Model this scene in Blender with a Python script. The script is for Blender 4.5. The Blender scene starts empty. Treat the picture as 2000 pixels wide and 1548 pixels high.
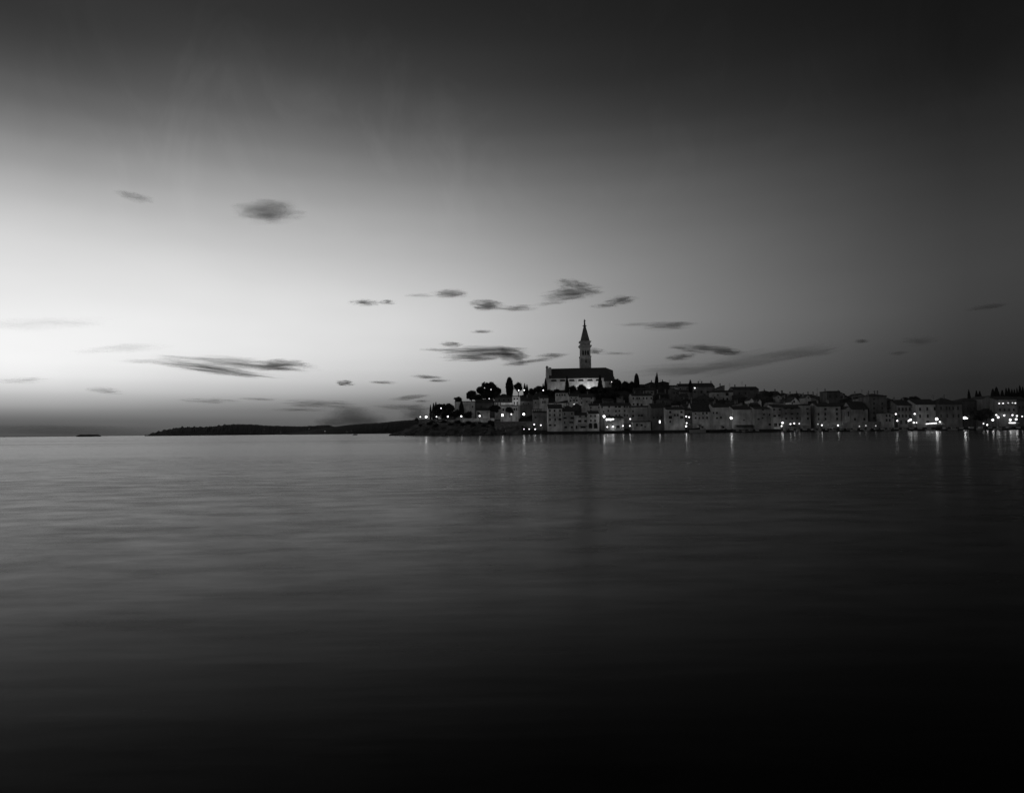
import bpy, bmesh, math, random
from mathutils import Vector, Matrix, noise

# ------------------------------------------------------------------ camera, sky, exposure
SC = bpy.context.scene
COL = SC.collection
R = math.radians
F = 1333.0                                   # focal length in photo pixels (photo 2000 x 1548)
PITCH, ROLL, CAM_H = R(2.92), R(0.66), 2.1
CAMP = Vector((0, 0, CAM_H))
FWD = Vector((0, math.cos(PITCH), math.sin(PITCH)))
_u = Vector((0, -math.sin(PITCH), math.cos(PITCH)))
_r = Vector((1, 0, 0))
RGT = _r * math.cos(ROLL) - _u * math.sin(ROLL)
UPV = _r * math.sin(ROLL) + _u * math.cos(ROLL)

cam = bpy.data.cameras.new('camera')
cam.sensor_width = 36.0
cam.lens = 36.0 * F / 2000.0
cam.clip_start = 0.1
cam.clip_end = 120000
camo = bpy.data.objects.new('camera', cam)
COL.objects.link(camo)
m = Matrix((RGT, UPV, -FWD)).transposed().to_4x4()
m.translation = CAMP
camo.matrix_world = m
SC.camera = camo

SC.view_settings.view_transform = 'Standard'
SC.view_settings.look = 'None'
SC.view_settings.gamma = 1.0
EXPO = 4.0                                   # a long exposure at dusk
SC.view_settings.exposure = EXPO
SC.cycles.max_bounces = 6
SC.cycles.diffuse_bounces = 2
SC.cycles.glossy_bounces = 3
SC.cycles.volume_bounces = 0
SC.cycles.volume_step_rate = 0.6
SC.cycles.caustics_reflective = False
SC.cycles.caustics_refractive = False
SC.cycles.use_denoising = True

SKY_AZ = [-180, -135, -110, -90, -75, -60, -50, -43, -38, -34, -30, -26, -22, -18, -14, -10, -6, -2, 2, 6, 10, 14, 18, 22, 26, 30, 34, 38, 46, 60, 80, 100, 135, 180]
SKY_EL = [-2, 0, 0.5, 1, 1.5, 2, 3, 4, 5, 6, 8, 10, 12, 14, 16, 18, 20, 22, 24, 27, 30, 33, 36, 45, 60, 90]
SKY_C = [
    [8.4, 8.6, 6.84, 4.76, 3.3, 2.19, 0.87, 0.2, -0.17, -0.46, -0.76, -0.85, -0.86, -0.81, -0.79, -0.79, -0.78, -0.77, -0.76, -0.78, -0.82, -0.88, -0.94, -1.12, -1.48, -2.33],
    [2.13, 2.33, 1.32, 0.34, -0.27, -0.65, -1.06, -1.21, -1.21, -1.27, -1.26, -1.17, -1.05, -0.92, -0.83, -0.79, -0.74, -0.71, -0.67, -0.67, -0.7, -0.75, -0.81, -0.99, -1.41, -2.33],
    [0.93, 1.08, 0.34, -0.35, -0.79, -1.03, -1.14, -1.02, -0.77, -0.74, -0.57, -0.5, -0.42, -0.37, -0.33, -0.3, -0.28, -0.3, -0.34, -0.45, -0.65, -0.73, -0.83, -1.22, -1.49, -2.33],
    [0.32, 0.42, -0.16, -0.77, -1.03, -1.12, -1.03, -0.76, -0.44, -0.38, -0.18, -0.12, -0.05, -0.05, -0.07, -0.09, -0.13, -0.24, -0.36, -0.6, -0.89, -0.97, -1.08, -1.54, -1.66, -2.33],
    [-0.21, -0.16, -0.73, -1.28, -1.32, -1.14, -0.82, -0.48, -0.24, -0.19, -0.06, -0.0, 0.03, 0.01, -0.1, -0.26, -0.49, -0.81, -1.13, -1.61, -1.85, -1.86, -1.88, -2.06, -2.01, -2.29],
    [-1.03, -1.03, -1.55, -1.97, -1.73, -1.25, -0.69, -0.28, -0.12, -0.07, 0.0, 0.07, 0.08, 0.03, -0.16, -0.47, -0.91, -1.51, -2.13, -3.05, -3.14, -3.02, -2.9, -2.6, -2.39, -2.26],
    [-1.04, -1.05, -1.59, -2.02, -1.74, -1.21, -0.65, -0.23, -0.09, -0.05, 0.0, 0.07, 0.07, 0.03, -0.18, -0.52, -1.0, -1.65, -2.32, -3.34, -3.35, -3.18, -3.05, -2.68, -2.45, -2.28],
    [-0.64, -0.64, -1.28, -1.77, -1.58, -1.1, -0.59, -0.19, -0.06, -0.04, 0.0, 0.06, 0.07, 0.02, -0.19, -0.52, -0.99, -1.62, -2.27, -3.24, -3.25, -3.09, -2.97, -2.65, -2.44, -2.31],
    [-0.36, -0.36, -1.04, -1.61, -1.45, -1.03, -0.56, -0.18, -0.05, -0.02, 0.02, 0.07, 0.08, 0.03, -0.17, -0.49, -0.94, -1.55, -2.18, -3.11, -3.16, -3.03, -2.92, -2.63, -2.43, -2.33],
    [-0.21, -0.21, -0.88, -1.49, -1.38, -1.01, -0.56, -0.19, -0.05, -0.0, 0.06, 0.11, 0.11, 0.06, -0.14, -0.44, -0.85, -1.44, -2.05, -2.94, -3.12, -3.03, -2.92, -2.63, -2.44, -2.33],
    [-0.05, -0.04, -0.74, -1.33, -1.32, -1.08, -0.61, -0.25, -0.08, 0.01, 0.11, 0.17, 0.17, 0.1, -0.07, -0.33, -0.68, -1.21, -1.8, -2.6, -3.04, -3.03, -2.93, -2.66, -2.45, -2.33],
    [0.11, 0.14, -0.62, -1.22, -1.28, -1.18, -0.68, -0.34, -0.13, 0.01, 0.15, 0.22, 0.23, 0.14, -0.01, -0.21, -0.51, -0.98, -1.56, -2.28, -2.95, -3.06, -2.96, -2.7, -2.47, -2.33],
    [0.26, 0.3, -0.46, -1.09, -1.21, -1.22, -0.73, -0.38, -0.15, 0.01, 0.18, 0.25, 0.25, 0.16, 0.02, -0.16, -0.43, -0.87, -1.42, -2.11, -2.89, -3.09, -3.0, -2.75, -2.5, -2.33],
    [0.41, 0.45, -0.29, -0.93, -1.16, -1.22, -0.75, -0.39, -0.14, 0.03, 0.2, 0.27, 0.27, 0.17, 0.04, -0.14, -0.42, -0.84, -1.37, -2.05, -2.83, -3.14, -3.05, -2.82, -2.53, -2.33],
    [0.57, 0.62, -0.15, -0.81, -1.08, -1.18, -0.76, -0.37, -0.11, 0.04, 0.21, 0.28, 0.27, 0.17, 0.04, -0.15, -0.44, -0.85, -1.36, -2.04, -2.78, -3.2, -3.11, -2.9, -2.56, -2.33],
    [0.73, 0.78, 0.01, -0.7, -1.02, -1.15, -0.78, -0.38, -0.11, 0.04, 0.2, 0.27, 0.24, 0.15, 0.02, -0.18, -0.49, -0.9, -1.38, -2.07, -2.75, -3.26, -3.18, -2.98, -2.6, -2.33],
    [0.89, 0.94, 0.16, -0.58, -0.96, -1.14, -0.82, -0.43, -0.16, -0.02, 0.15, 0.22, 0.19, 0.1, -0.03, -0.24, -0.55, -0.96, -1.43, -2.13, -2.78, -3.32, -3.24, -3.05, -2.64, -2.33],
    [1.07, 1.12, 0.25, -0.5, -0.9, -1.09, -0.9, -0.56, -0.29, -0.13, 0.04, 0.11, 0.09, 0.01, -0.12, -0.33, -0.64, -1.05, -1.53, -2.25, -2.85, -3.38, -3.3, -3.13, -2.67, -2.33],
    [1.25, 1.28, 0.39, -0.4, -0.85, -1.06, -0.98, -0.73, -0.49, -0.31, -0.12, -0.05, -0.05, -0.12, -0.26, -0.47, -0.76, -1.18, -1.68, -2.41, -2.98, -3.44, -3.37, -3.21, -2.7, -2.33],
    [1.32, 1.33, 0.44, -0.32, -0.8, -1.04, -1.1, -0.94, -0.72, -0.52, -0.32, -0.24, -0.23, -0.28, -0.42, -0.63, -0.9, -1.34, -1.85, -2.6, -3.12, -3.51, -3.45, -3.29, -2.74, -2.33],
    [1.38, 1.38, 0.5, -0.3, -0.79, -1.06, -1.22, -1.15, -0.95, -0.73, -0.52, -0.44, -0.42, -0.47, -0.6, -0.81, -1.07, -1.52, -2.04, -2.79, -3.27, -3.58, -3.52, -3.38, -2.77, -2.33],
    [1.37, 1.37, 0.49, -0.35, -0.85, -1.14, -1.38, -1.35, -1.17, -0.95, -0.72, -0.64, -0.63, -0.68, -0.82, -1.02, -1.29, -1.73, -2.24, -2.96, -3.43, -3.66, -3.59, -3.46, -2.81, -2.33],
    [1.36, 1.36, 0.45, -0.46, -1.0, -1.31, -1.56, -1.56, -1.39, -1.19, -0.95, -0.88, -0.89, -0.95, -1.08, -1.28, -1.55, -1.99, -2.48, -3.13, -3.61, -3.73, -3.67, -3.54, -2.84, -2.33],
    [1.21, 1.22, 0.31, -0.65, -1.19, -1.5, -1.78, -1.79, -1.64, -1.46, -1.21, -1.15, -1.19, -1.26, -1.39, -1.59, -1.87, -2.3, -2.75, -3.33, -3.8, -3.82, -3.76, -3.63, -2.88, -2.33],
    [1.11, 1.12, 0.12, -0.81, -1.39, -1.73, -2.03, -2.05, -1.92, -1.77, -1.51, -1.45, -1.52, -1.59, -1.72, -1.92, -2.21, -2.63, -3.06, -3.56, -3.98, -3.91, -3.86, -3.73, -2.92, -2.33],
    [0.91, 0.92, -0.07, -1.06, -1.66, -2.03, -2.38, -2.41, -2.31, -2.18, -1.94, -1.87, -1.9, -1.99, -2.15, -2.37, -2.68, -3.1, -3.54, -3.97, -4.23, -4.14, -4.07, -3.94, -3.0, -2.33],
    [0.72, 0.72, -0.27, -1.29, -1.89, -2.29, -2.71, -2.75, -2.68, -2.59, -2.39, -2.28, -2.27, -2.36, -2.56, -2.82, -3.13, -3.53, -4.01, -4.37, -4.39, -4.31, -4.25, -4.1, -3.07, -2.33],
    [0.81, 0.82, -0.2, -1.22, -1.84, -2.28, -2.72, -2.79, -2.75, -2.7, -2.55, -2.43, -2.4, -2.49, -2.68, -2.93, -3.21, -3.55, -3.96, -4.23, -4.15, -4.09, -4.04, -3.92, -2.99, -2.33],
    [1.63, 1.72, 0.59, -0.5, -1.24, -1.75, -2.29, -2.45, -2.47, -2.51, -2.46, -2.37, -2.35, -2.4, -2.52, -2.66, -2.82, -2.99, -3.19, -3.31, -3.24, -3.22, -3.21, -3.16, -2.66, -2.33],
    [4.04, 4.25, 2.82, 1.36, 0.38, -0.36, -1.17, -1.56, -1.72, -1.9, -2.04, -2.02, -2.06, -2.07, -2.07, -2.08, -2.09, -2.1, -2.11, -2.12, -2.13, -2.14, -2.17, -2.17, -2.16, -2.33],
    [7.34, 7.58, 7.7, 6.49, 4.17, 2.54, 0.57, -0.42, -0.89, -1.27, -1.64, -1.77, -1.83, -1.83, -1.83, -1.83, -1.83, -1.82, -1.8, -1.8, -1.81, -1.83, -1.85, -1.88, -1.97, -2.33],
    [7.9, 8.14, 8.23, 8.32, 8.41, 8.5, 3.17, 0.95, -0.02, -0.62, -1.23, -1.48, -1.57, -1.59, -1.6, -1.63, -1.64, -1.65, -1.65, -1.66, -1.67, -1.69, -1.72, -1.77, -1.88, -2.33],
    [8.58, 8.78, 8.87, 8.95, 9.04, 9.12, 5.8, 2.21, 0.88, 0.15, -0.57, -0.87, -0.99, -1.02, -1.04, -1.08, -1.09, -1.1, -1.1, -1.13, -1.17, -1.22, -1.28, -1.41, -1.66, -2.33],
    [8.4, 8.6, 6.84, 4.76, 3.3, 2.19, 0.87, 0.2, -0.17, -0.46, -0.76, -0.85, -0.86, -0.81, -0.79, -0.79, -0.78, -0.77, -0.76, -0.78, -0.82, -0.88, -0.94, -1.12, -1.48, -2.33],
]

world = bpy.data.worlds.new('World')
SC.world = world
world.use_nodes = True
wn, wl = world.node_tree.nodes, world.node_tree.links
wn.clear()
w_out = wn.new('ShaderNodeOutputWorld')
w_bg = wn.new('ShaderNodeBackground')
w_bg.inputs['Strength'].default_value = 0.1
wl.new(w_bg.outputs[0], w_out.inputs[0])
w_sky = wn.new('ShaderNodeTexSky')
w_sky.sky_type = 'NISHITA'
w_sky.sun_disc = False
w_sky.sun_elevation = R(-2)                  # the sun has set, left of the frame
w_sky.sun_rotation = R(-55)
w_bw = wn.new('ShaderNodeRGBToBW')
wl.new(w_sky.outputs[0], w_bw.inputs[0])


def wmath(op, a=None, b=None, c=None):
    n = wn.new('ShaderNodeMath')
    n.operation = op
    for i, v in enumerate((a, b, c)):
        if v is None:
            continue
        if isinstance(v, (int, float)):
            n.inputs[i].default_value = v
        else:
            wl.new(v, n.inputs[i])
    return n.outputs[0]


w_tc = wn.new('ShaderNodeTexCoord')
w_sep = wn.new('ShaderNodeSeparateXYZ')
wl.new(w_tc.outputs['Generated'], w_sep.inputs[0])
w_az = wmath('MULTIPLY', wmath('ARCTAN2', w_sep.outputs[0], w_sep.outputs[1]), 180 / math.pi)
w_el = wmath('MULTIPLY', wmath('ARCSINE', w_sep.outputs[2]), 180 / math.pi)
EL_N = [i / (len(SKY_EL) - 1) for i in range(len(SKY_EL))]


def sky_pos(e):                              # elevation -> ramp position, finer near the horizon
    return (max(e, -2) + 2) ** 0.45 / (92 ** 0.45)


w_t = wmath('DIVIDE', wmath('POWER', wmath('MAXIMUM', wmath('ADD', w_el, 2), 0.0), 0.45), 92 ** 0.45)
acc = None
for k, az in enumerate(SKY_AZ):
    rp = wn.new('ShaderNodeValToRGB')
    cr = rp.color_ramp
    cr.interpolation = 'CARDINAL'
    els = cr.elements
    for j, e in enumerate(SKY_EL):
        v = (SKY_C[k][j] + 6) / 16
        p = sky_pos(e)
        if j == 0:
            el = els[0]
            el.position = p
        elif j == 1:
            el = els[1]
            el.position = p
        else:
            el = els.new(p)
        el.color = (v, v, v, 1)
    wl.new(w_t, rp.inputs[0])
    # hat weight of this azimuth
    lo = SKY_AZ[k - 1] if k else az - 1
    hi = SKY_AZ[k + 1] if k < len(SKY_AZ) - 1 else az + 1
    a = wmath('DIVIDE', wmath('SUBTRACT', w_az, lo), az - lo)
    b = wmath('DIVIDE', wmath('SUBTRACT', hi, w_az), hi - az)
    wgt = wmath('MAXIMUM', wmath('MINIMUM', a, b), 0.0)
    acc = wmath('MULTIPLY_ADD', rp.outputs[0], wgt, acc if acc is not None else 0.0)
w_log = wmath('SUBTRACT', wmath('MULTIPLY', acc, 16), 6)
# very faint uneven veil high in the dusk sky
w_map = wn.new('ShaderNodeMapping')
w_map.inputs['Scale'].default_value = (3.0, 3.0, 9.0)
wl.new(w_tc.outputs['Generated'], w_map.inputs[0])
w_nz = wn.new('ShaderNodeTexNoise')
w_nz.inputs['Scale'].default_value = 1.0
w_nz.inputs['Detail'].default_value = 4
wl.new(w_map.outputs[0], w_nz.inputs[0])
w_log = wmath('MULTIPLY_ADD', wmath('SUBTRACT', w_nz.outputs[0], 0.5), 0.28, w_log)
w_map2 = wn.new('ShaderNodeMapping')
w_map2.inputs['Scale'].default_value = (9.0, 9.0, 3.5)
w_map2.inputs['Rotation'].default_value = (0.0, R(24), R(10))
wl.new(w_tc.outputs['Generated'], w_map2.inputs[0])
w_nz2 = wn.new('ShaderNodeTexNoise')
w_nz2.inputs['Scale'].default_value = 1.0
w_nz2.inputs['Detail'].default_value = 6
w_nz2.inputs['Roughness'].default_value = 0.62
w_nz2.inputs['Distortion'].default_value = 0.8
wl.new(w_map2.outputs[0], w_nz2.inputs[0])
w_cir = wmath('MAXIMUM', wmath('SUBTRACT', w_nz2.outputs[0], 0.52), 0.0)
w_high = wn.new('ShaderNodeMapRange')
w_high.interpolation_type = 'SMOOTHSTEP'
w_high.inputs['From Min'].default_value = 13
w_high.inputs['From Max'].default_value = 26
wl.new(w_el, w_high.inputs[0])
w_log = wmath('MULTIPLY_ADD', wmath('MULTIPLY', w_cir, w_high.outputs[0]), 1.0, w_log)
w_fin = wmath('MULTIPLY', wmath('MAXIMUM', w_bw.outputs[0], 0.0001), wmath('POWER', 2.0, w_log))
wl.new(w_fin, w_bg.inputs[0])

# ------------------------------------------------------------------ helpers


def P(px, py, Y):
    """the point at depth Y seen at photo pixel (px, py)"""
    d = FWD + RGT * ((px - 1000) / F) - UPV * ((py - 774) / F)
    return CAMP + d * (Y / d.y)


def PX(x, Y):
    """photo column of a point at the horizon"""
    return 1000 + F * x / Y


def lerp(t, x):
    if x <= t[0][0]:
        return t[0][1]
    for (a, b), (c, d) in zip(t, t[1:]):
        if x <= c:
            return b + (d - b) * (x - a) / (c - a)
    return t[-1][1]


def sm(t):
    t = max(0.0, min(1.0, t))
    return t * t * (3 - 2 * t)


def lin(t):
    t = t / 255
    return t / 12.92 if t <= 0.04045 else ((t + 0.055) / 1.055) ** 2.4


MATS = {}


def nodes(name):
    mt = bpy.data.materials.new(name)
    mt.use_nodes = True
    return mt, mt.node_tree.nodes, mt.node_tree.links, mt.node_tree.nodes['Principled BSDF']


def mat_rough(name, base, rough=0.9, scale=0.6, amount=0.35, detail=6, spec=0.2, bump=0.0, stretch=(1, 1, 1)):
    """a matt surface whose tone wanders with noise"""
    if name in MATS:
        return MATS[name]
    mt, n, l, bs = nodes(name)
    tc = n.new('ShaderNodeTexCoord')
    mp = n.new('ShaderNodeMapping')
    mp.inputs['Scale'].default_value = stretch
    nz = n.new('ShaderNodeTexNoise')
    nz.inputs['Scale'].default_value = scale
    nz.inputs['Detail'].default_value = detail
    l.new(tc.outputs['Object'], mp.inputs[0])
    l.new(mp.outputs[0], nz.inputs[0])
    rp = n.new('ShaderNodeValToRGB')
    lo, hi = base * (1 - amount), base * (1 + amount)
    rp.color_ramp.elements[0].position, rp.color_ramp.elements[1].position = 0.3, 0.7
    rp.color_ramp.elements[0].color = (lo, lo, lo, 1)
    rp.color_ramp.elements[1].color = (hi, hi, hi, 1)
    l.new(nz.outputs[0], rp.inputs[0])
    l.new(rp.outputs[0], bs.inputs['Base Color'])
    bs.inputs['Roughness'].default_value = rough
    bs.inputs['Specular IOR Level'].default_value = spec
    if bump:
        bp = n.new('ShaderNodeBump')
        bp.inputs['Strength'].default_value = 0.6
        bp.inputs['Distance'].default_value = bump
        l.new(nz.outputs[0], bp.inputs['Height'])
        l.new(bp.outputs[0], bs.inputs['Normal'])
    MATS[name] = mt
    return mt


def plaster(alb):
    k = round(max(0.04, min(0.85, alb)) / 0.03) * 0.03
    return mat_rough('plaster_%03d' % round(k * 100), k, 0.92, 0.35, 0.42, 8, 0.15, 0.02, (1, 1, 0.5))


def mat_tile():
    if 'roof_tile' in MATS:
        return MATS['roof_tile']
    mt, n, l, bs = nodes('roof_tile')
    tc = n.new('ShaderNodeTexCoord')
    wv = n.new('ShaderNodeTexWave')
    wv.bands_direction = 'X'
    wv.inputs['Scale'].default_value = 1.4
    wv.inputs['Distortion'].default_value = 1.5
    nz = n.new('ShaderNodeTexNoise')
    nz.inputs['Scale'].default_value = 0.8
    nz.inputs['Detail'].default_value = 6
    l.new(tc.outputs['Object'], wv.inputs[0])
    l.new(tc.outputs['Object'], nz.inputs[0])
    mx = n.new('ShaderNodeMath')
    mx.operation = 'MULTIPLY'
    l.new(wv.outputs['Fac'], mx.inputs[0])
    l.new(nz.outputs[0], mx.inputs[1])
    rp = n.new('ShaderNodeValToRGB')
    rp.color_ramp.elements[0].color = (0.045, 0.045, 0.045, 1)
    rp.color_ramp.elements[1].color = (0.15, 0.15, 0.15, 1)
    l.new(mx.outputs[0], rp.inputs[0])
    l.new(rp.outputs[0], bs.inputs['Base Color'])
    bs.inputs['Roughness'].default_value = 0.9
    bs.inputs['Specular IOR Level'].default_value = 0.15
    bp = n.new('ShaderNodeBump')
    bp.inputs['Distance'].default_value = 0.06
    l.new(wv.outputs['Fac'], bp.inputs['Height'])
    l.new(bp.outputs[0], bs.inputs['Normal'])
    MATS['roof_tile'] = mt
    return mt


def mat_emit(name, strength):
    if name in MATS:
        return MATS[name]
    mt, n, l, bs = nodes(name)
    bs.inputs['Base Color'].default_value = (0.8, 0.8, 0.8, 1)
    bs.inputs['Emission Color'].default_value = (1, 1, 1, 1)
    bs.inputs['Emission Strength'].default_value = strength
    MATS[name] = mt
    return mt


def mat_plain(name, v, rough=0.6, metal=0.0):
    return mat_rough(name, v, rough, 2.0, 0.15, 3, 0.4)


TILE = mat_tile()
GLASS = mat_plain('dark_window_glass', 0.012, 0.35)
FRAME = mat_plain('weathered_window_frame', 0.07, 0.7)
FRAME_D = mat_plain('dark_wood_belfry_shade', 0.03, 0.8)
METAL = mat_plain('dark_painted_metal', 0.05, 0.5)
FOLIAGE = mat_rough('leaf_foliage', 0.05, 0.8, 0.5, 0.45, 4, 0.2)
FOLIAGE_D = mat_rough('cypress_foliage', 0.035, 0.85, 0.5, 0.4, 4, 0.15)
BARK = mat_rough('bark', 0.08, 0.9, 3, 0.4)
STONE = mat_rough('masonry_stone', 0.24, 0.95, 1.2, 0.45, 8, 0.1, 0.05)
QUAYM = mat_rough('wet_quay_stone', 0.035, 0.7, 0.7, 0.5, 8, 0.3, 0.05)
PAVE = mat_rough('quay_paving', 0.12, 0.8, 0.8, 0.35, 6, 0.3)
ROCK = mat_rough('shore_rock', 0.11, 0.95, 0.22, 0.65, 10, 0.1, 0.3)
EARTH = mat_rough('dark_hillside', 0.05, 0.95, 0.12, 0.5, 8, 0.1, 0.2)
CLOTH = mat_plain('awning_canvas', 0.42, 0.9)
WHITE = mat_plain('white_paint', 0.75, 0.6)
HULL = mat_plain('dark_boat_hull', 0.05, 0.4)
HULL_L = mat_plain('pale_boat_hull', 0.4, 0.4)
EM = {}
for nm, s in (('big', 10), ('mid', 5), ('small', 4), ('dim', 1.6), ('faint', 0.6)):
    EM[nm] = mat_emit('lamp_glow_' + nm, s / 16)
WIN_LIT = mat_emit('lit_window_glow', 3.0 / 16)


class MB:
    """collects simple shapes and links them as one mesh"""

    def __init__(s):
        s.v, s.f = [], []

    def add(s, vs, fs):
        b = len(s.v)
        s.v += [tuple(x) for x in vs]
        s.f += [tuple(b + i for i in q) for q in fs]

    def box(s, x0, y0, z0, x1, y1, z1):
        s.add([(x0, y0, z0), (x1, y0, z0), (x1, y1, z0), (x0, y1, z0), (x0, y0, z1), (x1, y0, z1), (x1, y1, z1), (x0, y1, z1)],
              [(0, 3, 2, 1), (4, 5, 6, 7), (0, 1, 5, 4), (1, 2, 6, 5), (2, 3, 7, 6), (3, 0, 4, 7)])

    def lathe(s, prof, n=12, c=(0, 0, 0), rot=0.0):
        vs, fs = [], []
        for r, z in prof:
            for i in range(n):
                a = 2 * math.pi * i / n + rot
                vs.append((c[0] + r * math.cos(a), c[1] + r * math.sin(a), c[2] + z))
        for j in range(len(prof) - 1):
            for i in range(n):
                k = (i + 1) % n
                fs.append((j * n + i, j * n + k, (j + 1) * n + k, (j + 1) * n + i))
        fs.append(tuple(reversed(range(n))))
        fs.append(tuple(range((len(prof) - 1) * n, len(prof) * n)))
        s.add(vs, fs)

    def ball(s, c, r, n=10, m=6, sz=1.0):
        s.lathe([(max(0.02 * r, r * math.sin(math.pi * j / m)), -r * sz * math.cos(math.pi * j / m)) for j in range(m + 1)], n, c)

    def rod(s, a, b, r, n=6, r2=None):
        a, b = Vector(a), Vector(b)
        r2 = r if r2 is None else r2
        d = (b - a).normalized()
        t = Vector((1, 0, 0)) if abs(d.x) < 0.8 else Vector((0, 1, 0))
        u = d.cross(t).normalized()
        w = d.cross(u)
        vs = []
        for p, rr in ((a, r), (b, r2)):
            for i in range(n):
                g = 2 * math.pi * i / n
                vs.append(p + (u * math.cos(g) + w * math.sin(g)) * rr)
        fs = [(i, (i + 1) % n, n + (i + 1) % n, n + i) for i in range(n)]
        fs += [tuple(reversed(range(n))), tuple(range(n, 2 * n))]
        s.add(vs, fs)

    def mesh(s, name, mt, smooth=False):
        me = bpy.data.meshes.new(name)
        me.from_pydata(s.v, [], s.f)
        me.materials.append(mt)
        if smooth:
            me.polygons.foreach_set('use_smooth', [True] * len(me.polygons))
        me.update()
        return me

    def build(s, name, mt, parent=None, smooth=False, loc=None):
        return put(name, s.mesh(name, mt, smooth), parent, loc)


def put(name, me, parent=None, loc=None, scale=None, rz=0.0):
    o = bpy.data.objects.new(name, me)
    COL.objects.link(o)
    if parent is not None:
        o.parent = parent
    if loc is not None:
        o.location = loc
    if scale is not None:
        o.scale = scale
    if rz:
        o.rotation_euler = (0, 0, rz)
    return o


def tag(o, label, cat, group=None):
    o['label'] = label
    o['category'] = cat
    o['kind'] = 'thing'
    if group:
        o['group'] = group
    return o


def thing(name, label, cat, loc, group=None, rz=0.0):
    o = put(name, None, None, loc, None, rz)
    return tag(o, label, cat, group)


def struct(o, kind='structure'):
    o['kind'] = kind
    return o


ORD = ['first', 'second', 'third', 'fourth', 'fifth', 'sixth', 'seventh', 'eighth', 'ninth', 'tenth', 'eleventh', 'twelfth',
       'thirteenth', 'fourteenth', 'fifteenth', 'sixteenth', 'seventeenth', 'eighteenth', 'nineteenth', 'twentieth',
       'twenty-first', 'twenty-second', 'twenty-third', 'twenty-fourth', 'twenty-fifth', 'twenty-sixth', 'twenty-seventh',
       'twenty-eighth', 'twenty-ninth', 'thirtieth', 'thirty-first', 'thirty-second', 'thirty-third', 'thirty-fourth',
       'thirty-fifth', 'thirty-sixth', 'thirty-seventh', 'thirty-eighth', 'thirty-ninth', 'fortieth']

# ------------------------------------------------------------------ lie of the land
SHORE = [(740, 476), (757, 470), (800, 462), (900, 452), (1000, 440), (1100, 428), (1200, 418), (1300, 410), (1400, 400), (1500, 390),
         (1600, 380), (1700, 370), (1800, 360), (1900, 352), (2000, 345), (2300, 325)]
LEDGE = [(740, -1), (757, -0.4), (775, 2.0), (800, 5.5), (820, 8.0), (860, 8.6), (960, 8.4), (1010, 7.0), (1040, 3.0), (1062, 1.8), (1100, 1.6), (2400, 1.6)]
CREST = [(740, -1), (757, -0.5), (800, 6), (830, 9), (860, 13), (900, 19), (950, 26), (1000, 30), (1060, 33), (1200, 35), (1240, 35), (1275, 30), (1320, 25),
         (1400, 20), (1500, 16), (1600, 12), (1700, 8), (1800, 6), (1900, 7), (2000, 8), (2400, 8)]


def ground(x, y):
    px = 1000 + F * x / y
    y0 = lerp(SHORE, px)
    led, cre = lerp(LEDGE, px), lerp(CREST, px)
    d = y - y0
    if d < 1:
        return -2 + 2 * max(d + 2, 0) / 3
    cliff = 12.0 if px < 1000 else 12.0 - 11.0 * sm((px - 1000) / 60)
    if d < cliff:
        return led * (d / cliff) ** 0.8
    wide = 10 if px < 1500 else 10 + 14 * sm((px - 1500) / 250)
    d2 = d - cliff - wide
    return led + (cre - led) * sm(d2 / 88.0)


def offY(px, off):
    return lerp(SHORE, px) + off


# sea
mt, n, l, bs = nodes('sea_water')
bs.inputs['Base Color'].default_value = (0.0015, 0.0015, 0.0015, 1)
bs.inputs['IOR'].default_value = 1.07
bs.distribution = 'GGX'
tc = n.new('ShaderNodeTexCoord')


def seanoise(sc, detail, rot=0.0, rough=0.5):
    mp = n.new('ShaderNodeMapping')
    mp.inputs['Scale'].default_value = sc
    mp.inputs['Rotation'].default_value = (0, 0, rot)
    l.new(tc.outputs['Object'], mp.inputs[0])
    z = n.new('ShaderNodeTexNoise')
    z.inputs['Scale'].default_value = 1.0
    z.inputs['Detail'].default_value = detail
    z.inputs['Roughness'].default_value = rough
    l.new(mp.outputs[0], z.inputs[0])
    return z.outputs[0]


w4 = seanoise((0.4, 0.85, 1), 7, R(-10), 0.66)    # cat's paws close by
w1 = seanoise((0.10, 0.55, 1), 3, R(-16))        # low swell, blurred by the long exposure
w2 = seanoise((0.9, 3.4, 1), 3, R(8))
w3 = seanoise((0.006, 0.03, 1), 4, R(-5), 0.6)   # wind patches
ad = n.new('ShaderNodeMath')
ad.operation = 'MULTIPLY_ADD'
ad.inputs[1].default_value = 0.10
l.new(w2, ad.inputs[0])
l.new(w1, ad.inputs[2])
bp = n.new('ShaderNodeBump')
bp.inputs['Strength'].default_value = 1.0
bp.inputs['Distance'].default_value = 0.016
l.new(ad.outputs[0], bp.inputs['Height'])
l.new(bp.outputs[0], bs.inputs['Normal'])
mr = n.new('ShaderNodeMapRange')
mr.inputs['From Min'].default_value = 0.3
mr.inputs['From Max'].default_value = 0.7
mr.inputs['To Min'].default_value = 0.13
mr.inputs['To Max'].default_value = 0.39
mx = n.new('ShaderNodeMath')
mx.operation = 'MULTIPLY_ADD'
mx.inputs[1].default_value = 0.5
l.new(w3, mx.inputs[0])
m4 = n.new('ShaderNodeMath')
m4.operation = 'MULTIPLY'
m4.inputs[1].default_value = 0.5
l.new(w4, m4.inputs[0])
l.new(m4.outputs[0], mx.inputs[2])
l.new(mx.outputs[0], mr.inputs[0])
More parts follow.
